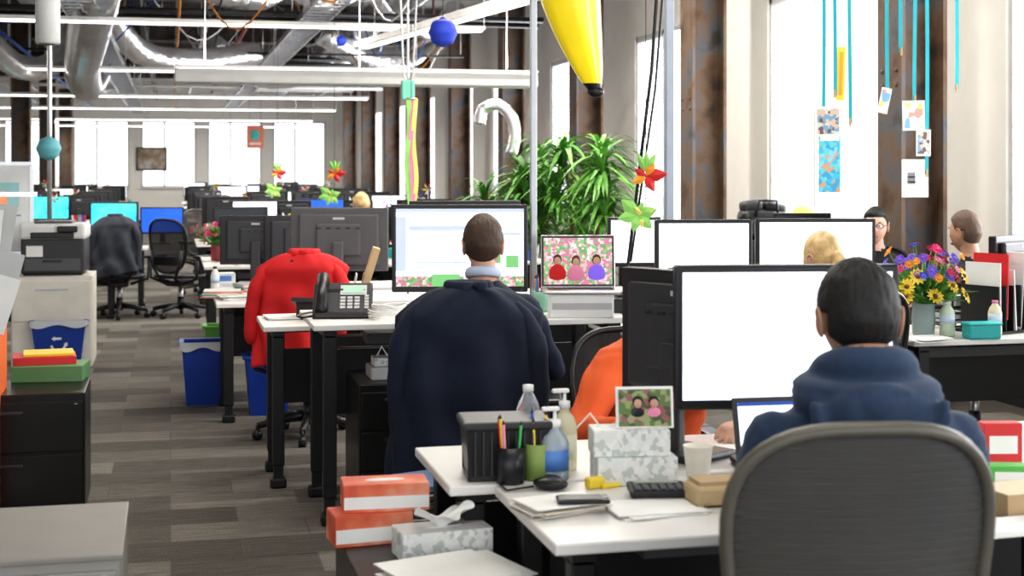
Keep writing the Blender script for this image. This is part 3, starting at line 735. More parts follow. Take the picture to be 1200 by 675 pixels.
cup(on(818,566,A),M('cup_cream',(.8,.76,.66),.5),.04,.1)
def papers(name,loc,rz,n=6,sz=(.21,.28),m=paper,sp=.01,th=.0035):
    b=B()
    for i in range(n): b.box((random.uniform(-sp,sp),random.uniform(-sp,sp),th/2+i*th),(sz[0],sz[1],th*.85),m if not isinstance(m,list) else m[i%len(m)],rot=(0,0,random.uniform(-.12,.12)))
    b.obj(name,loc,rz)
papers('notepad_stack',on(655,598,A)+Vector((0,.0,0)),.25,8,(.2,.14),[M('paper_aged',(.68,.62,.52),.7),paper],.012)
papers('paper_sheets',on(765,598,A),.1,3,(.22,.16))
b=B(); b.box((0,0,.006),(.068,.13,.011),blkp,bev=.005); b.box((0,.005,.0122),(.058,.1,.001),dkg); b.lathe([(.006,0),(.006,.0008)],silver,(0,-.055,.0118),n=12); b.obj('mobile_phone',on(683,588,A+.028),1.4)
b=B(); b.box((0,0,.012),(.15,.1,.02),blkp,bev=.006,rot=(.06,0,0)); b.box((0,.03,.025),(.12,.022,.002),M('lcd',(.25,.3,.22),.2))
for r in range(4):
    for c in range(6): b.box((-.055+c*.022,-.037+r*.015,.0235),(.015,.009,.005),mdg)
b.obj('desk_calculator',on(770,584,A)+Vector((0,0,.011)),-.2)
b=B(); b.box((0,0,.015),(.05,.03,.03),MC['plastic_yellow'],bev=.006); b.box((.04,0,.006),(.06,.05,.012),MC['plastic_yellow'],bev=.004); b.obj('tape_dispenser',on(697,572,A),.3)
b=B(); b.sph((0,0,.017),(.03,.05,.017),blkp); b.sph((.055,.02,.014),(.024,.03,.014),blkp); b.tube([(-.02,.04,.01),(-.08,.09,.006),(-.02,.14,.006),(.06,.12,.006)],.003,blkp,n=6); b.obj('computer_mouse',on(645,574,A),.9)
b=B(); b.tube([(0,0,.004),(.03,.08,.06),(.1,.1,.12),(.14,.02,.05),(.18,-.04,.004),(.26,-.02,.004),(.3,.06,.004)],.004,wpl,n=6); b.obj('white_cable',on(670,545,A)+Vector((0,.05,0)))
b=B(); b.box((0,0,.03),(.16,.1,.05),M('wicker_tan',(.5,.38,.22),.8,bump=.4,bd=.004),bev=.01); b.box((0,0,.06),(.13,.08,.01),gold); b.obj('small_basket',on(842,590,A),0)
b=B(); b.box((0,0,.03),(.2,.13,.06),gold,bev=.002); b.box((0,0,.061),(.2,.13,.002),M('card_light',(.7,.58,.4),.8)); b.obj('cardboard_box',W(1200,3.55,A),.1)
b=B(); b.box((0,0,.07),(.11,.05,.14),MC['plastic_red'],bev=.003); b.box((0,-.026,.08),(.08,.001,.05),paper); b.obj('snack_box',W(1172,4.02,A),-.2)
b=B(); b.box((0,0,.03),(.12,.06,.06),M('box_green',(.1,.45,.08),.5),bev=.003); b.box((0,-.031,.03),(.08,.001,.03),paper);b.obj('tea_box',W(1180,3.83,A),-.3)
papers('paper_sheets',W(1185,3.36,A),.1,4,(.3,.12))
b=B(); b.box((0,0,.012),(.42,.15,.02),blkp,bev=.006)
for r in range(5):
    for c in range(15): b.box((-.19+c*.027,-.055+r*.027,.024),(.021,.021,.006),dkg)
b.obj('computer_keyboard',W(1000,3.48,A),0)

def pedestal(name,x0,x1,y0,y1,h,m,n=3,top=None):
    b=B(); L=x1-x0;D=y1-y0
    b.box((0,0,h/2),(L,D,h-.0),m,bev=.006); 
    if top: b.box((0,0,h-.006),(L+.01,D+.01,.016),top,bev=.004)
    for i in range(n):
        zz=.04+(h-.07)*(i+.5)/n; hh=(h-.07)/n-.012
        b.box((0,-D/2-.008,zz),(L-.02,.016,hh),m,bev=.004); b.box((0,-D/2-.022,zz+hh*.3),(L*.4,.012,.014),silver if m!=blkcab else dkg,bev=.003)
        b.box((L/2+.0,0,zz),(.002,D*.96,hh),m)
    b.lathe([(.008,0),(.008,.004)],silver,(L/2-.04,-D/2-.017,h-.05),n=10)
    return b.obj(name,((x0+x1)/2,(y0+y1)/2,0))
blkcab=M('cabinet_black',(.010,.010,.010),.3)
pedestal('file_cabinet',.46,.80,3.25,4.08,.57,blkcab); pedestal('file_cabinet',.60,1.0,4.42,4.95,.50,blkcab)
pedestal('file_cabinet',.84,1.22,6.5,7.02,.62,blkcab)
pedestal('lateral_file_cabinet',-1.1,-.12,3.65,4.22,.65,steelg,n=2,top=M('cabinet_top_grey',(.25,.235,.21),.35))
pedestal('lateral_file_cabinet',-1.3,-.39,6.95,7.45,.56,blkcab,n=2)
beige=M('cabinet_beige',(.74,.70,.62),.5)
pedestal('printer_cabinet',-1.25,-.62,12.1,12.75,.74,beige,n=2)
def T0(x,y,z): return Vector((x,y,z))
tissue(T0(.54,3.95,.57),.1,redbox,paper,(.22,.12,.085),False)
tissue(T0(.585,3.97,.656),-.05,redbox,paper,(.24,.125,.075),False)
tissue(T0(.71,3.76,.57),.1,leafbox,None,(.25,.12,.075),True,top=lg)
papers('paper_sheets',T0(.70,3.50,.57),.3,10,(.28,.26),paper,.03)
papers('magazine_stack',T0(.79,4.70,.50),.4,8,(.30,.24),[MC['framed_photo_print'],paper,dkg,MC['framed_photo_print'],paper,leafbox,dkg,M('magazine_cover_blue',(.12,.2,.35),.4)],.03,.008)
b=B(); b.box((0,0,.04),(.34,.24,.08),M('box_green_dark',(.12,.28,.12),.5),bev=.004); b.obj('green_storage_box',W(60,7.1,.56),-.1)
b=B(); b.box((0,0,.02),(.3,.22,.04),MC['plastic_red'],bev=.003); b.box((.02,0,.048),(.24,.2,.015),MC['plastic_yellow'],bev=.003); b.obj('red_gift_box',W(52,7.12,.64),.1)
b=B(); b.box((0,0,.75),(.04,.5,1.5),M('panel_orange',(.75,.15,.03),.6),bev=.01); b.box((0,0,.02),(.2,.55,.04),blk,bev=.01); b.obj('orange_divider_panel',W(-4,6.6),0)
b=B()
for i,(x,z,r) in enumerate([(0,.0,.15),(-.05,-.02,.1),(.02,-.2,.25),(.0,-.3,.3)]): b.box((x,-.01*i,z),(.11,.002,.24),[lg,paper][i%2],rot=(0,r,0))
b.box((0,0,.16),(.3,.01,.02),silver); b.box((-.16,.01,-.45),(.03,.03,1.75),silver); b.box((-.16,0,-1.33),(.3,.3,.02),silver)
b.obj('paper_rack_stand',W(0,6.0,1.34),0)

def bin_(name,loc,h=.4,w=.30,d=.24,m=bluebin,logo=True,bag=False):
    b=B()
    def ring(s,z): return [(-w/2*s,-d/2*s,z),(w/2*s,-d/2*s,z),(w/2*s,d/2*s,z),(-w/2*s,d/2*s,z)]
    vs=ring(.78,0)+ring(1,h)+ring(.96,h)+ring(.74,.01)
    fs=[[3,2,1,0]]
    for k in range(3):
        for j in range(4): fs.append([k*4+j,k*4+(j+1)%4,k*4+4+(j+1)%4,k*4+4+j])
    fs.append([12,13,14,15]); b.add(vs,fs,m)
    for (x,y,sx,sy) in ((0,-d/2,w,.02),(0,d/2,w,.02),(-w/2,0,.02,d),(w/2,0,.02,d)): b.box((x,y,h),(sx+.02,sy,.022),m,bev=.006)
    if logo:
        for k in range(3):
            a=PI/2+k*2*PI/3; yv=-d/2*.97-.012
            c=Vector((math.cos(a)*.05,0,math.sin(a)*.05)); dirv=Vector((-math.sin(a),0,math.cos(a)))
            b.box((c.x,yv,h*.52+c.z),(.05,.003,.018),recyw,rot=(0,-(a+PI/2),0))
            e=c+dirv*.025; n=Vector((math.cos(a),0,math.sin(a))); o_=Vector((0,yv-.003,h*.52))
            b.add([o_+e+n*.02,o_+e-n*.02,o_+e+dirv*.028],[[0,1,2]],recyw)
    if bag:
        b.surf(lambda u,v:Vector(((w/2+.016)*max(-1,min(1,1.4*math.cos(u*2*PI))),(d/2+.016)*max(-1,min(1,1.4*math.sin(u*2*PI))),h+.014-.05*v-.015*math.sin(u*40)*v)),60,4,binbag)
    return b.obj(name,loc)
bin_('recycling_bin',W(70,11.6),.38,.42,.3,bag=True)
bin_('waste_bin',W(238,9.8),.42,.29,.26,logo=False,bag=True)
bin_('waste_bin',W(314,9.4),.38,.30,.26,logo=False); bin_('recycling_bin',W(258,11.2),.38,.24,.22,M('bin_green',(.1,.3,.05),.5),False)
b=B(); b.box((0,0,.16),(.5,.42,.30),dkg,bev=.02); b.box((0,.0,.36),(.52,.44,.13),M('printer_offwhite',(.72,.72,.70),.4),bev=.025); b.box((0,-.02,.435),(.3,.3,.02),mdg,bev=.008); b.box((.0,-.22,.33),(.34,.03,.05),blkp,bev=.008)
b.box((-.14,-.215,.2),(.13,.002,.09),paper); b.box((.12,-.23,.38),(.16,.03,.05),blkp,bev=.008); b.box((0,-.215,.09),(.44,.01,.1),mdg,bev=.004); b.box((0,-.222,.12),(.15,.012,.02),blkp); b.box((0,0,.01),(.46,.38,.02),blk)
b.obj('laser_printer',(-.93,12.42,.74),-.05)
b=B(); b.box((0,0,1.28),(.9,.02,.75),wpl,bev=.004); 
for s in (-1,1): b.box((s*.46,0,.83),(.03,.03,1.64),silver); b.box((s*.46,0,.02),(.04,.5,.04),silver,bev=.01)
for z in (.9,1.66): b.box((0,0,z),(.92,.03,.03),silver)
for k in range(5): b.box((random.uniform(-.2,.35),-.012,1.0+.11*k),(.25,.002,.01),random.choice([MC['label_blue'],MC['pen_red']]))
b.box((.28,-.013,1.4),(.16,.002,.2),M('note_teal',(.4,.7,.7),.6)); b.obj('whiteboard_on_stand',W(-30,12.0),0)

# ---------------- mid man's desk ----------------
hD=.91
qs=[(0,1,0,1,scrlav),(.0,1,.0,.13,scrpink),(.08,.62,.14,.78,scrw),(.1,.6,.72,.78,scrgrey),(.66,.98,.2,.7,scrw),(.0,.08,.2,.9,scrgrey),(.28,.5,.0,.16,scrgreen),(.66,.98,.66,.7,scrgrey),(.70,.82,.3,.5,scrpink),(.12,.3,.5,.62,scrlav),(0,1,.955,1,scrgrey),(.86,.96,.24,.4,scrgreen),(.14,.56,.3,.32,scrgrey),(.14,.5,.24,.26,scrgrey)]
monitor(W(539,6.93,hD),-.20,.66,.425,.1,scrpink,quads=qs)
b=laptop_b(.36,.235,scrpink,.12,h=.255)
T=Matrix.Translation((0,.1175,.014))@Matrix.Rotation(-.12,4,'X')
for (xx,zz,cm_) in ((-.10,.10,red),(-.01,.095,MC['plastic_pink']),(.09,.10,M('screen_purple',(.15,.08,.5),.3,emit=.7))):
    b.sph(T@Vector((xx,-.003,zz-.035)),(.042,.002,.05),cm_,14,8); b.sph(T@Vector((xx,-.005,zz+.035)),(.021,.002,.027),hbrown,12,8); b.sph(T@Vector((xx,-.0065,zz+.028)),(.017,.002,.021),skin,12,8)
b.box((0,0,-.055),(.3,.2,.11),wpl,bev=.004); b.box((0,-.101,-.055),(.28,.002,.03),lg); b.obj('laptop_on_document_riser',W(680,6.76,hD+.11),-.2)
def phone(loc,rz,sc=1):
    b=B()
    b.box((0,0,.05),(.2,.19,.022),dkg,rot=(.55,0,0),bev=.006); b.box((0,.05,.045),(.16,.05,.09),blkp,bev=.01); b.box((0,-.05,.012),(.19,.1,.02),blkp,bev=.006)
    def P(x,y): return Vector((x,y*math.cos(.55),.05+y*math.sin(.55)))+Vector((0,-math.sin(.55)*.0135,math.cos(.55)*.0135))
    b.box(P(.035,.045),(.09,.055,.004),lg,rot=(.55,0,0),bev=.001); b.box(P(.035,.045)+Vector((0,-.001,.0025)),(.07,.042,.003),M('phone_lcd',(.35,.5,.4),.2,emit=.3),rot=(.55,0,0))
    for r in range(4):
        for c in range(3): b.box(P(.0+c*.024,-.0-r*.018),(.017,.011,.006),lg,rot=(.55,0,0))
    for r in range(5): b.box(P(.08,.01-r*.016),(.014,.01,.005),lg,rot=(.55,0,0))
    b.tube([P(-.068,.075)+Vector((0,0,.012)),P(-.068,.06)+Vector((0,-.01,.035)),P(-.068,0)+Vector((0,-.015,.042)),P(-.068,-.06)+Vector((0,-.01,.035)),P(-.068,-.078)+Vector((0,0,.012))],[.022,.021,.015,.021,.022],blkp,n=12,round_=True)
    b.tube([(-.1,-.09,.01),(-.13,-.1,.006),(-.15,-.05,.006),(-.14,.03,.006),(-.1,.1,.006)],.004,blkp,n=6)
    b.obj('desk_phone',loc,rz,sc)
phone(W(402,6.75,hD),-.15,1.4)
phone(W(372,7.5,.82),2.6,1.1)
b=B()
for k in range(6):
    pts=[]; 
    for t in range(20): a=t*.9+k; pts.append((.09*math.cos(a)*(1+.3*math.sin(t+k)),.05*math.sin(a),.008+.009*k+.01*(1+math.sin(t*1.7+k))))
    b.tube(pts,.0045,wpl if k%2 else paper,n=6)
b.obj('cable_tangle',W(455,6.6,hD))
pencup(W(633,6.95,hD),8,M('tin_green',(.2,.4,.3),.4)); 
b=B(); b.box((0,0,.035),(.06,.025,.07),blkp,bev=.006); b.obj('desk_speaker',W(724,6.9,hD))
monitor(W(398,9.65,.76),PI-.25,.66,.43,.16,back=mdg,bez=mdg); 
monitor(W(300,10.5,.76),PI-.1,.52,.36,.15); monitor(W(352,10.45,.76),PI-.1,.52,.36,.15)
monitor(W(545,7.6,.82),PI,.60,.38,.24,back=dkg)
b=B(); b.box((0,0,.11),(.08,.09,.22),wpl,bev=.015); b.cyl((0,-.046,.07),(0,-.04,.07),.028,lg,n=20); b.cyl((0,-.046,.15),(0,-.04,.15),.018,lg,n=20); b.obj('desktop_speaker',W(318,9.5,.76),-.1)
b=B()
b.box((.02,0,.20),(.035,.16,.38),M('folder_manila',(.7,.5,.28),.7),rot=(0,.3,0))
for i in range(2): b.box((-.05+.04*i,.01,.13),(.006,.16,.24),[paper,gold][i],rot=(0,.2,0))
b.box((.0,.0,.01),(.2,.16,.02),blkp,bev=.004); b.obj('manila_folder_holder',W(424,7.35,.82),-.1,1)
papers('paper_sheets',W(285,9.35,.76),.2,8,(.3,.22),paper,.03)
def books(loc,rz,cols,n=3,sz=(.24,.17),th=.03):
    b=B(); z=0
    for i in range(n): 
        b.box((0,0,z+th/2),(sz[0],sz[1],th*.98),cols[i%len(cols)],rot=(0,0,random.uniform(-.1,.1)),bev=.003); b.box((.004,-.004,z+th/2),(sz[0]-.0,sz[1]-.0,th*.6),paper,rot=(0,0,0)); z+=th
    b.obj('book_stack',loc,rz)
books(W(300,9.7,.76),.3,[wpl,MC['plastic_teal'],lg],3,(.26,.2),.025)
phone(W(325,9.3,.76),.1)
papers('magazine_stack',W(262,9.45,.76),-.2,6,(.24,.18),[redbox,paper,MC['plastic_teal'],paper],.02,.008)
bottle(W(252,9.8,.76),.18,wpl,blkp,.03,'squeeze_bottle')
b=B(); b.box((0,0,.04),(.16,.12,.08),wpl,bev=.006); b.box((0,-.061,.04),(.1,.002,.04),MC['label_blue']); b.obj('small_parts_box',W(262,10.6,.76),.1)
papers('paper_sheets',W(335,7.5,.82),.1,5,(.2,.16))
b=B()
for k in range(14):
    x=random.uniform(-.4,.4); b.tube([(x,0,.6),(x+random.uniform(-.15,.15),.03,.35+random.random()*.2),(x+random.uniform(-.3,.3),0,.15),(x+random.uniform(-.4,.4),.05,.01)],.007,random.choice([blk,wpl,mdg,wpl]),n=6)
b.obj('under_desk_cables',(1.75,7.15,0))
b=B(); b.box((0,0,.21),(.2,.42,.42),blkp,bev=.01); b.box((0,-.212,.33),(.16,.004,.06),dkg); b.lathe([(.01,0),(.01,.003)],silver,(.05,-.214,.2),n=10); pc=b.obj('desktop_computer_tower',(1.85,6.8,0)); dup(pc,(1.6,7.5,0)); dup(pc,(1.5,9.5,0)); dup(pc,(2.1,4.05,0)); dup(pc,(3.4,7.0,0))
b=B(); b.box((0,0,.03),(.14,.2,.06),lg,bev=.008); b.box((0,0,.08),(.1,.12,.04),leafbox,bev=.004); b.tube([(-.05,0,.06),(0,.05,.14),(.05,0,.06)],.006,wpl,n=6); b.obj('tissue_and_charger_pile',(.98,6.7,.62))

# ---------------- right-hand desks ----------------
monitor(W(824,7.3,.78),-.2,.50,.335,.235,bez=blkp); monitor(W(955,7.45,.78),-.2,.63,.37,.2)
monitor(W(743,9.5,.76),-.1,.36,.33,.2); monitor(W(940,10.8,.76),-.1,.45,.3,.22,scroff,bez=blk) 
monitor(W(1190,7.75,.75),PI+.5,.5,.34,.16)
def bouquet(loc,rz,cols,R=.16,hh=.24,n=26,vase=None,name='flower_bouquet_in_vase',sun=True,vh=.15,sc=1):
    b=B(); vm=vase or M('vase_glass',(.5,.6,.6),.1,trans=.5)
    b.lathe([(.045,0),(.05,.01),(.055,vh*.5),(.05,vh*.9),(.058,vh),(.05,vh),(.045,.02),(.001,.015)],vm,n=24)
    for i in range(n):
        a=random.uniform(0,2*PI); rr=R*math.sqrt(random.random()); top=Vector((rr*math.cos(a),rr*math.sin(a),vh+hh*(.35+.65*random.random()*(1-rr/R*.4))))
        if sun and i<7: top=Vector((R*.85*math.cos(2.9+i*.6),-R*.6,vh+.04+.045*(i%3)))
        b.tube([(0,0,.03),(top.x*.2,top.y*.2,vh),top],.0025,gleaf,n=5)
        nrm=(Vector((top.x*1.2,top.y*1.2-.05,.12))).normalized(); q=nrm.to_track_quat('Z','Y').to_matrix()
        m=random.choice(cols); r=random.uniform(.02,.034)
        if sun and i<7: r=.044; m=MC['plastic_yellow']
        np_=12
        for k in range(np_):
            an=2*PI*k/np_; u=Vector((math.cos(an),math.sin(an),0)); v=Vector((-math.sin(an),math.cos(an),0))
            b.add([top+q@(u*.006),top+q@(u*r*.6+v*r*.22+Vector((0,0,.006))),top+q@(u*r+Vector((0,0,.002))),top+q@(u*r*.6-v*r*.22+Vector((0,0,.006)))],[[0,1,2,3]],m)
        b.sph(top,(r*.3,r*.3,r*.25),M('flower_centre',(.2,.08,.02),.8) if sun and i<7 else m,8,6)
    for i in range(n*2):
        a=random.uniform(0,2*PI); l=random.uniform(.08,.18); u=Vector((math.cos(a),math.sin(a),random.uniform(.1,1.4))).normalized(); v=u.cross(Vector((0,0,1))).normalized(); p=Vector((0,0,vh))+u*random.uniform(.02,.12)
        b.add([p,p+u*l*.5+v*.015,p+u*l+Vector((0,0,-.02)),p+u*l*.5-v*.015],[[0,1,2,3]],gleaf)
    b.obj(name,loc,rz,sc)
purple=M('petal_purple',(.2,.12,.6),.6); pinkp=M('petal_pink',(.8,.25,.4),.6); orp=M('petal_orange',(.85,.35,.03),.6)
bouquet(W(1082,7.35,.75),0,[purple,purple,pinkp,M('petal_blue',(.1,.15,.7),.6),orp,M('petal_magenta',(.65,.03,.15),.6)],.18,.30,60,sc=1.12)
bouquet(W(256,13.9,.72),0,[pinkp,MC['petal_magenta']],.26,.22,60,vase=M('pot_terracotta',(.4,.08,.1),.6),sun=False,name='potted_pink_flowers',vh=.14,sc=1.1)
bottle(W(1110,7.3,.75),.18,M('bottle_whitegreen',(.6,.7,.55),.3),wpl,.038,'squeeze_bottle'); bottle(W(1166,7.35,.75),.18,M('bottle_yellow',(.75,.7,.5),.3),MC['plastic_pink'],.035,'squeeze_bottle')
b=B(); b.box((0,0,.04),(.17,.1,.08),MC['plastic_teal'],bev=.012); b.box((0,0,.078),(.18,.11,.012),M('teal_lid',(.05,.5,.5),.4),bev=.005); b.obj('teal_lunch_box',W(1150,7.2,.75),-.1)
b=B()
for i in range(7):
    b.box((-.18+i*.06,0,.13),(.006,.24,.24),blkp); b.box((-.165+i*.06,-.01,.20+.05*math.sin(i*2)),(.008,.22,.34),[paper,MC['plastic_red'],paper,lg,paper,MC['plastic_pink'],paper][i],rot=(0,.22*math.sin(i*3),0))
b.box((0,0,.008),(.44,.25,.014),blkp); b.obj('file_sorter',W(1174,7.55,.75),.35)
b=B()
for i in range(6): b.tube([(-.1+.0*i,-.1,.02+.035*i),(-.1,.1,.02+.035*i),(.1,.1,.02+.035*i),(.1,-.1,.02+.035*i)],.005,blkp,n=6,closed=True)
for s in (-.1,.1):
    for t in (-.1,.1): b.cyl((s,t,0),(s,t,.2),.005,blkp,n=6)
b.box((0,0,.06),(.17,.17,.05),paper); b.box((0,0,.15),(.16,.17,.06),lg,rot=(0,0,.1)); b.obj('wire_letter_tray',W(1118,7.7,.75),.2)
papers('paper_sheets',W(1085,7.12,.75),.2,5,(.2,.14),[paper,wpl],.02)
b=B(); b.box((0,0,.13),(.42,.2,.26),blkp,bev=.07,seg=3,smooth=True); b.tube([(-.1,-.1,.2),(-.08,-.12,.33),(.08,-.12,.33),(.1,-.1,.2)],.012,blkp,n=8); b.box((0,-.1,.1),(.3,.04,.14),dkg,bev=.015); b.box((.1,0,.27),(.2,.16,.09),blkp,bev=.035,seg=3,smooth=True,rot=(0,.2,0)); b.box((-.1,0,.28),(.18,.14,.1),dkg,bev=.035,seg=3,smooth=True,rot=(0,-.15,0)); b.obj('black_duffel_bag',W(893,12.0,1.02),0,1.0)
pedestal('storage_cabinet',3.8,4.85,10.95,11.85,1.02,dkg,n=3)
b=B(); b.lathe([(.06,0),(.065,.02),(.02,.04),(.02,.06)],blkp,n=16); b.lathe([(.07,.06),(.09,.08),(.09,.2),(.06,.23)],M('lampshade_orange',(1,.5,.08),.5,emit=1.2),n=20); b.obj('small_table_lamp',W(944,12.15,1.02),0,1.2)
def dracaena(loc,hh=1.9,n=3,R=.42,seed=1):
    random.seed(seed); b=B(); b.lathe([(.13,0),(.15,.02),(.19,.36),(.2,.38),(.18,.38),(.17,.34),(.001,.33)],M('planter_grey',(.2,.2,.2),.6),n=24)
    cane=M('cane_bark',(.2,.14,.08),.8)
    heads=[]
    for i in range(n):
        a=2*PI*i/n+seed; x,y=.07*math.cos(a),.07*math.sin(a); h=hh*(.62+.3*random.random()); tx,ty=x*3,y*3
        b.tube([(x,y,.3),(x*1.6,y*1.6,h*.5),(tx,ty,h)],[.022,.018,.014],cane,n=8); heads.append(Vector((tx,ty,h))); heads.append(Vector((tx*1.2,ty*1.2,h*.82)))
    for hd_ in heads:
        for k in range(80):
            a=random.uniform(0,2*PI); el=random.uniform(-.1,1.35); l=random.uniform(.3,.58)*R/.42; u=Vector((math.cos(a)*math.cos(el),math.sin(a)*math.cos(el),math.sin(el))); sd=Vector((-math.sin(a),math.cos(a),0))
            st=hd_-Vector((0,0,random.uniform(0,.25))); vs=[];N=7
            for j in range(N+1):
                t=j/N; p=st+u*l*t+Vector((0,0,-.35*l*t*t*2.0)); w=.020*max(0.0,math.sin(min(1,t*1.1+.12)*PI))**.7+.0005
                vs+= [p-sd*w,p+Vector((0,0,-.003)),p+sd*w]
            fs=[]
            for j in range(N): fs+= [[j*3,j*3+1,j*3+4,j*3+3],[j*3+1,j*3+2,j*3+5,j*3+4]]
            b.add(vs,fs,gleaf,True)
    return b.obj('potted_dracaena_plant',loc)
dracaena(W(598,12.2),2.05,3,.46,3); dracaena(W(690,11.9),2.12,3,.47,5); dracaena(W(650,12.8),2.0,3,.42,8)
random.seed(11)
# ---------------- hanging things ----------------
b=B(); pts=[];rs=[];d=5.2
zt=ZZ(112,d)
for i in range(25):
    t=i/24; z=zt+1.05*t; off=-.12*math.sin(t*PI*.9)
    pts.append((.05+off,0,z)); rs.append((.003+.15*math.sin(min(1,t*1.5+.02)*PI/2)**.68) if t<.75 else .153*(1-((t-.75)/.25)**2*.85))
NB=10; vs=[];fs=[];mm=[]
for i,(p,r) in enumerate(zip(pts,rs)):
    for j in range(NB*2):
        a=2*PI*j/(NB*2); rr=r*(1+.05*math.cos(a*5)); vs.append((p[0]+rr*math.cos(a)*.88,p[1]+rr*math.sin(a)*.88,p[2]))
for i in range(24):
    for j in range(NB*2): fs.append([i*NB*2+j,i*NB*2+(j+1)%(NB*2),(i+1)*NB*2+(j+1)%(NB*2),(i+1)*NB*2+j]); mm.append(blkp if i<1 else yel)
fs.append(list(range(NB*2))[::-1]); mm.append(blkp); fs.append([24*NB*2+j for j in range(NB*2)]); mm.append(yel)
b.add(vs,fs,mm,True); b.sph((.05,0,zt+.014),(.032,.032,.022),blkp,12,8)
b.cyl((.03,0,zt+1.0),(.03,0,ZC),.003,blk,n=6); b.cyl((.02,0,zt+1.02),(.02,0,zt+1.12),.025,yel,n=10)
q=W(682,d); b.obj('inflatable_banana',(q.x,q.y,0),-TH)
def lantern(loc,r,m,name='paper_lantern'):
    b=B(); b.sph((0,0,0),r,m,24,16,fn=lambda v:v*r*(1+.04*math.cos(math.asin(max(-1,min(1,v.z)))*24))); b.cyl((0,0,r),(0,0,ZC-loc[2]),.003,blk,n=5); b.cyl((0,0,r*.95),(0,0,r*1.05),r*.2,m,n=12); b.obj(name,loc)
lantern(W(519,10,ZZ(38,10)),.1,M('lantern_blue',(.02,.05,.45),.6)); lantern(W(57,12,ZZ(174,12)),.1,M('lantern_teal',(.15,.45,.5),.6))
lantern(W(400,16,ZZ(48,16)),.06,MC['lantern_blue'])
b=B(); z0=ZZ(52,8); b.lathe([(.06,0),(.068,.01),(.068,.3),(.05,.33)],lg,n=20); b.cyl((0,0,.3),(0,0,ZC-z0),.012,silver,n=8); b.lathe([(.055,-.002),(.05,.004)],dkg,n=20); b.obj('can_speaker',W(56,8,z0))
b=B(); b.cyl((0,0,0),(0,0,ZC),.022,silver,n=10); b.box((0,0,.01),(.12,.12,.02),silver); b.box((0,-.03,1.0),(.06,.05,.16),lg,bev=.006); b.obj('power_pole',W(58,13.2),0)
b=B(); b.box((0,0,(ZC-hD)/2),(.032,.032,ZC-hD),M('pole_grey_metal',(.42,.43,.45),.35,.7),bev=.005); b.box((0,0,.01),(.1,.06,.02),mdg); b.obj('power_pole',W(625,7.05,hD),0)
b=B(); b.box((0,0,ZC/2),(.05,.05,ZC),M('pole_blue_grey',(.3,.34,.4),.5),bev=.005); b.box((0,0,.01),(.1,.1,.02),mdg);  b.obj('power_pole',W(784,8.6),0)
b=B(); a0=W(780,7.4,3.2); a1=W(735,7.5,ZZ(318,7.5)); b.tube([Vector((a0.x,a0.y,ZC)),a0,a0.lerp(a1,.5)+Vector((.03,0,0)),a1],.009,blk,n=6); b.tube([Vector((a0.x+.03,a0.y,ZC)),a0+Vector((.04,0,0)),a0.lerp(a1,.55)+Vector((.06,0,0)),a1+Vector((.02,0,.05))],.006,blk,n=6); b.obj('hanging_power_cable')
b=B()
for k,o in enumerate((-.03,.0,.035)): b.tube([(o*3,0,ZC),(o*2,0,3.0),(o,0,2.25),(0,0,2.2)],.008,[white,silver,lg][k],n=6)
b.box((0,0,2.15),(.09,.05,.13),M('mint_plastic',(.2,.6,.45),.5),bev=.008); b.tube([(0,0,2.1),(.01,0,1.6),(0,0,1.3),(.0,0,.76)],.006,blk,n=6); q=W(478,9.7); b.obj('hanging_power_drop',(q.x,q.y,0))
b=B()
for k,m in enumerate([M('ribbon_green',(.3,.65,.15),.6),MC['plastic_pink'],M('ribbon_yellow',(.8,.7,.2),.6)]):
    b.surf(lambda u,v:Vector((.03*(u-.5)+k*.022-.02+.01*math.sin(v*9+k),.01*math.sin(v*12+k)-.03,.0-.8*v)),1,24,m)
b.tube([(-.03,-.03,0),(.04,-.03,0)],.006,silver,n=6); b.cyl((0,-.03,0),(0,-.03,ZC-2.08),.002,blk,n=4)
b.obj('rainbow_streamer',W(481,9.5,2.08))
b=B()
def leafshape(b,x,z,m,l,ang,wd=.35):
    u=Vector((math.cos(ang),0,math.sin(ang))); v=Vector((-math.sin(ang),0,math.cos(ang))); p=Vector((x,0,z))
    pts=((0,0),(.25,.8),(.5,1),(.75,.6),(1,0))
    ring=[p+u*l*t+v*l*wd*.5*ww+Vector((0,-.015*t,0)) for t,ww in pts]+[p+u*l*t-v*l*wd*.5*ww+Vector((0,-.015*t,0)) for t,ww in pts[-2:0:-1]]
    b.add([p+u*l*.5+Vector((0,-.02,0))]+ring,[[0,1+k,1+(k+1)%len(ring)] for k in range(len(ring))],m)
for k,(a,l) in enumerate(((.3,.10),(1.2,.07),(2.4,.12),(3.3,.11),(4.4,.09),(5.5,.10))): leafshape(b,-.01,0,MC['ribbon_green'],l,a,.6)
for k in range(3): leafshape(b,.02,.0,MC['ribbon_yellow'],.07,k*2+.5,.5)
for k,(a,l) in enumerate(((.1,.11),(1.0,.08),(2.6,.07),(3.6,.08),(5.2,.09))): leafshape(b,.03,.2,[MC['plastic_red'],orp][k%2],l,a,.6)
for k in range(3): leafshape(b,.03,.22,MC['ribbon_green'],.11,1.1+k*.45,.35)
b.cyl((.03,0,.2),(.03,0,ZC-ZZ(252,7.3)),.002,blk,n=4); b.cyl((.03,0,0),(.03,0,.2),.002,blk,n=4); pm=b.obj('paper_flower_mobile',W(750,7.3,ZZ(252,7.3)),-.2)
for px,d in ((388,12.9),(322,16.2)): dup(pm,W(px,d,ZZ(252,7.3)+.0),0,1)
drawm=ramp_mat('kids_drawing_card','voronoi',26,[(.78,.78,.74),(.75,.3,.25),(.8,.8,.76),(.2,.4,.6),(.78,.76,.7),(.75,.65,.2)],.6)
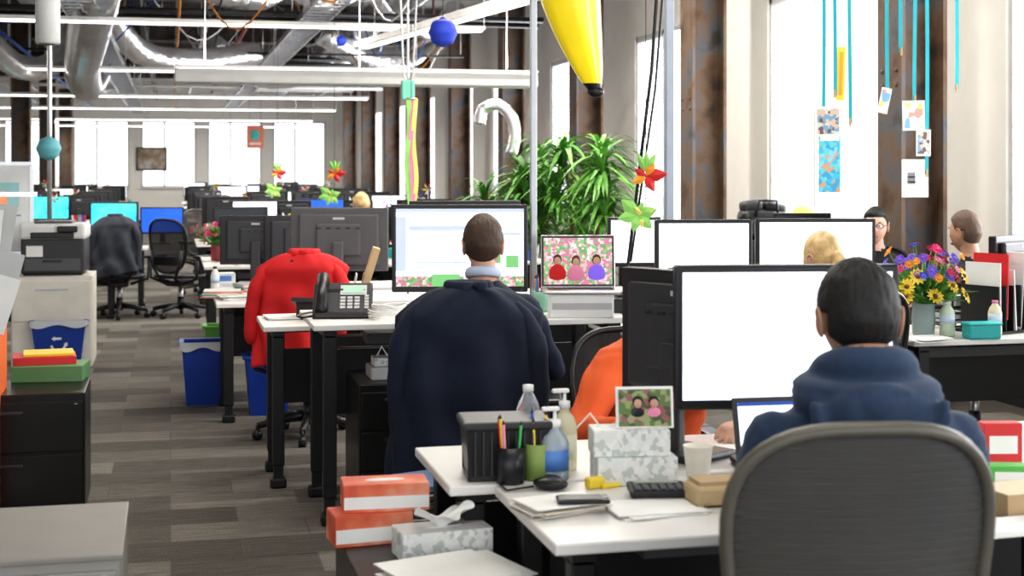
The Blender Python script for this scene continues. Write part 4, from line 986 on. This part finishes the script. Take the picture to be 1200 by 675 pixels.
cards=[(965,132,[(955,125,985,160,'p')]),(978,112,[]),(996,145,[(980,55,990,118,'y')]),(1040,120,[(1030,103,1042,133,'d')]),(1056,62,[]),(1072,118,[(1057,118,1083,153,'w')]),(1086,205,[(1073,152,1090,183,'p')]),(1121,105,[])]
phm=ramp_mat('photo_card_print','voronoi',42,[(.6,.5,.4),(.15,.1,.1),(.7,.45,.35),(.2,.35,.5),(.65,.62,.55)],.5)
for i,(px,yb,cs) in enumerate(cards):
    d=8.6+.05*i; zb=ZZ(yb,d); b=B(); 
    b.surf(lambda u,v:Vector((.024*(u-.5)+.006*math.sin(v*7+i),.008*math.sin(v*5+i),zb+(ZC-zb)*v)),1,30,teal)
    b.box((0,-.006,zb+.01),(.012,.012,.05),gold)
    for (x0,y0,x1,y1,t) in cs:
        k=d/FPX; cx=((x0+x1)/2-px)*k; zc=ZZ((y0+y1)/2,d); rr=random.uniform(-.25,.25); w_=(x1-x0)*k; h_=(y1-y0)*k
        b.box((cx,-.012,zc),(w_,.003,h_),{'p':paper,'y':MC['plastic_yellow'],'w':paper,'d':paper}[t],rot=(0,rr,0))
        if t!='y': b.box((cx,-.0142,zc),(w_*.84,.001,h_*.84),phm if t=='p' else drawm,rot=(0,rr,0))
        else: b.box((cx,-.0142,zc),(w_*.4,.001,h_*.8),orp,rot=(0,rr,0))
    b.obj('hanging_ribbon',(W(px,d).x,W(px,d).y,0),-TH)
b=B(); b.box((0,0,0),(.14,.01,.36),ramp_mat('patterned_blue_print','voronoi',34,[(.05,.4,.6),(.2,.5,.7),(.1,.5,.55),(.5,.3,.2),(.05,.3,.5)],.6),bev=.003); b.box((.0,-.006,.16),(.12,.002,.03),paper); b.cyl((0,0,.18),(0,0,ZC-ZZ(192,9)),.002,blk,n=4); b.obj('hanging_patterned_banner',W(972,9,ZZ(192,9)),-TH)
b=B(); b.box((0,0,0),(.2,.004,.26),paper)
for k in range(5): b.box((0,-.003,.08-k*.035),(.14,.001,.008),lg)
b.box((-.03,-.003,.0),(.06,.001,.08),mdg)
b.obj('posted_notice',(4.99,8.885,ZZ(209,9.8)),0)
b=B(); b.box((0,0,0),(.9,.03,.7),blkp); b.box((0,-.017,0),(.8,.004,.6),ramp_mat('poster_landscape','noise',3,[(.1,.08,.05),(.4,.3,.2),(.6,.65,.7)],.5)); b.obj('framed_poster',(-.55,YF-.02,1.95))
b=B(); b.box((0,0,0),(.45,.02,.6),M('poster_coral',(.8,.25,.15),.6)); b.sph((0,-.012,.05),(.12,.01,.14),MC['teal_lid'],12,8); b.box((0,-.012,-.18),(.3,.004,.06),paper); b.cyl((-.15,0,.3),(-.15,0,ZC-2.5),.004,blk,n=4); b.cyl((.15,0,.3),(.15,0,ZC-2.5),.004,blk,n=4); b.obj('hanging_owl_banner',W(299,38,2.5))

# ---------------- light ----------------
w=bpy.data.worlds.new('sky'); bpy.context.scene.world=w; w.use_nodes=True
w.node_tree.nodes['Background'].inputs[0].default_value=(.93,.96,1,1); w.node_tree.nodes['Background'].inputs[1].default_value=2.1
def area(name,loc,sx,sy,e,rot=(0,0,0),col=(1,.95,.87)):
    l=bpy.data.lights.new(name,'AREA'); l.shape='RECTANGLE'; l.size=sx; l.size_y=sy; l.energy=e; l.color=col
    o=bpy.data.objects.new(name,l); bpy.context.scene.collection.objects.link(o); o.location=loc; o.rotation_euler=rot; return o
for y,z in strips: area('unseen_fill_lamp',(-.7,y,z-.02),8,.08,150)
area('pendant_lamp',(1.46,11.5,2.45),2.8,.2,25,(PI,0,0))
for x,y,e in unseen_fill_strips: area('unseen_fill_lamp',(x,y,4.22),2.9,.12,e)  # fill lamps added out of view, under the unseen strips
for i,(a,c) in enumerate(wins):
    area('window_daylight',(XR+.3,(a+c)/2,2.1),2.3,c-a,150,(0,PI/2,0),(.97,.98,1))
# ---------------- camera ----------------
cam=bpy.data.cameras.new('camera'); co=bpy.data.objects.new('camera',cam); bpy.context.scene.collection.objects.link(co)
co.location=(0,0,H); co.rotation_euler=(PI/2,0,-TH); cam.sensor_width=36; cam.lens=FPX/1200*36; cam.shift_y=-137.5/1200
cam.clip_end=200; cam.dof.use_dof=True; cam.dof.focus_distance=6.2; cam.dof.aperture_fstop=4.0
bpy.context.scene.camera=co
bpy.context.scene.view_settings.view_transform='Standard'
try:
    bpy.context.scene.view_settings.look='Medium High Contrast'
except Exception:
    pass
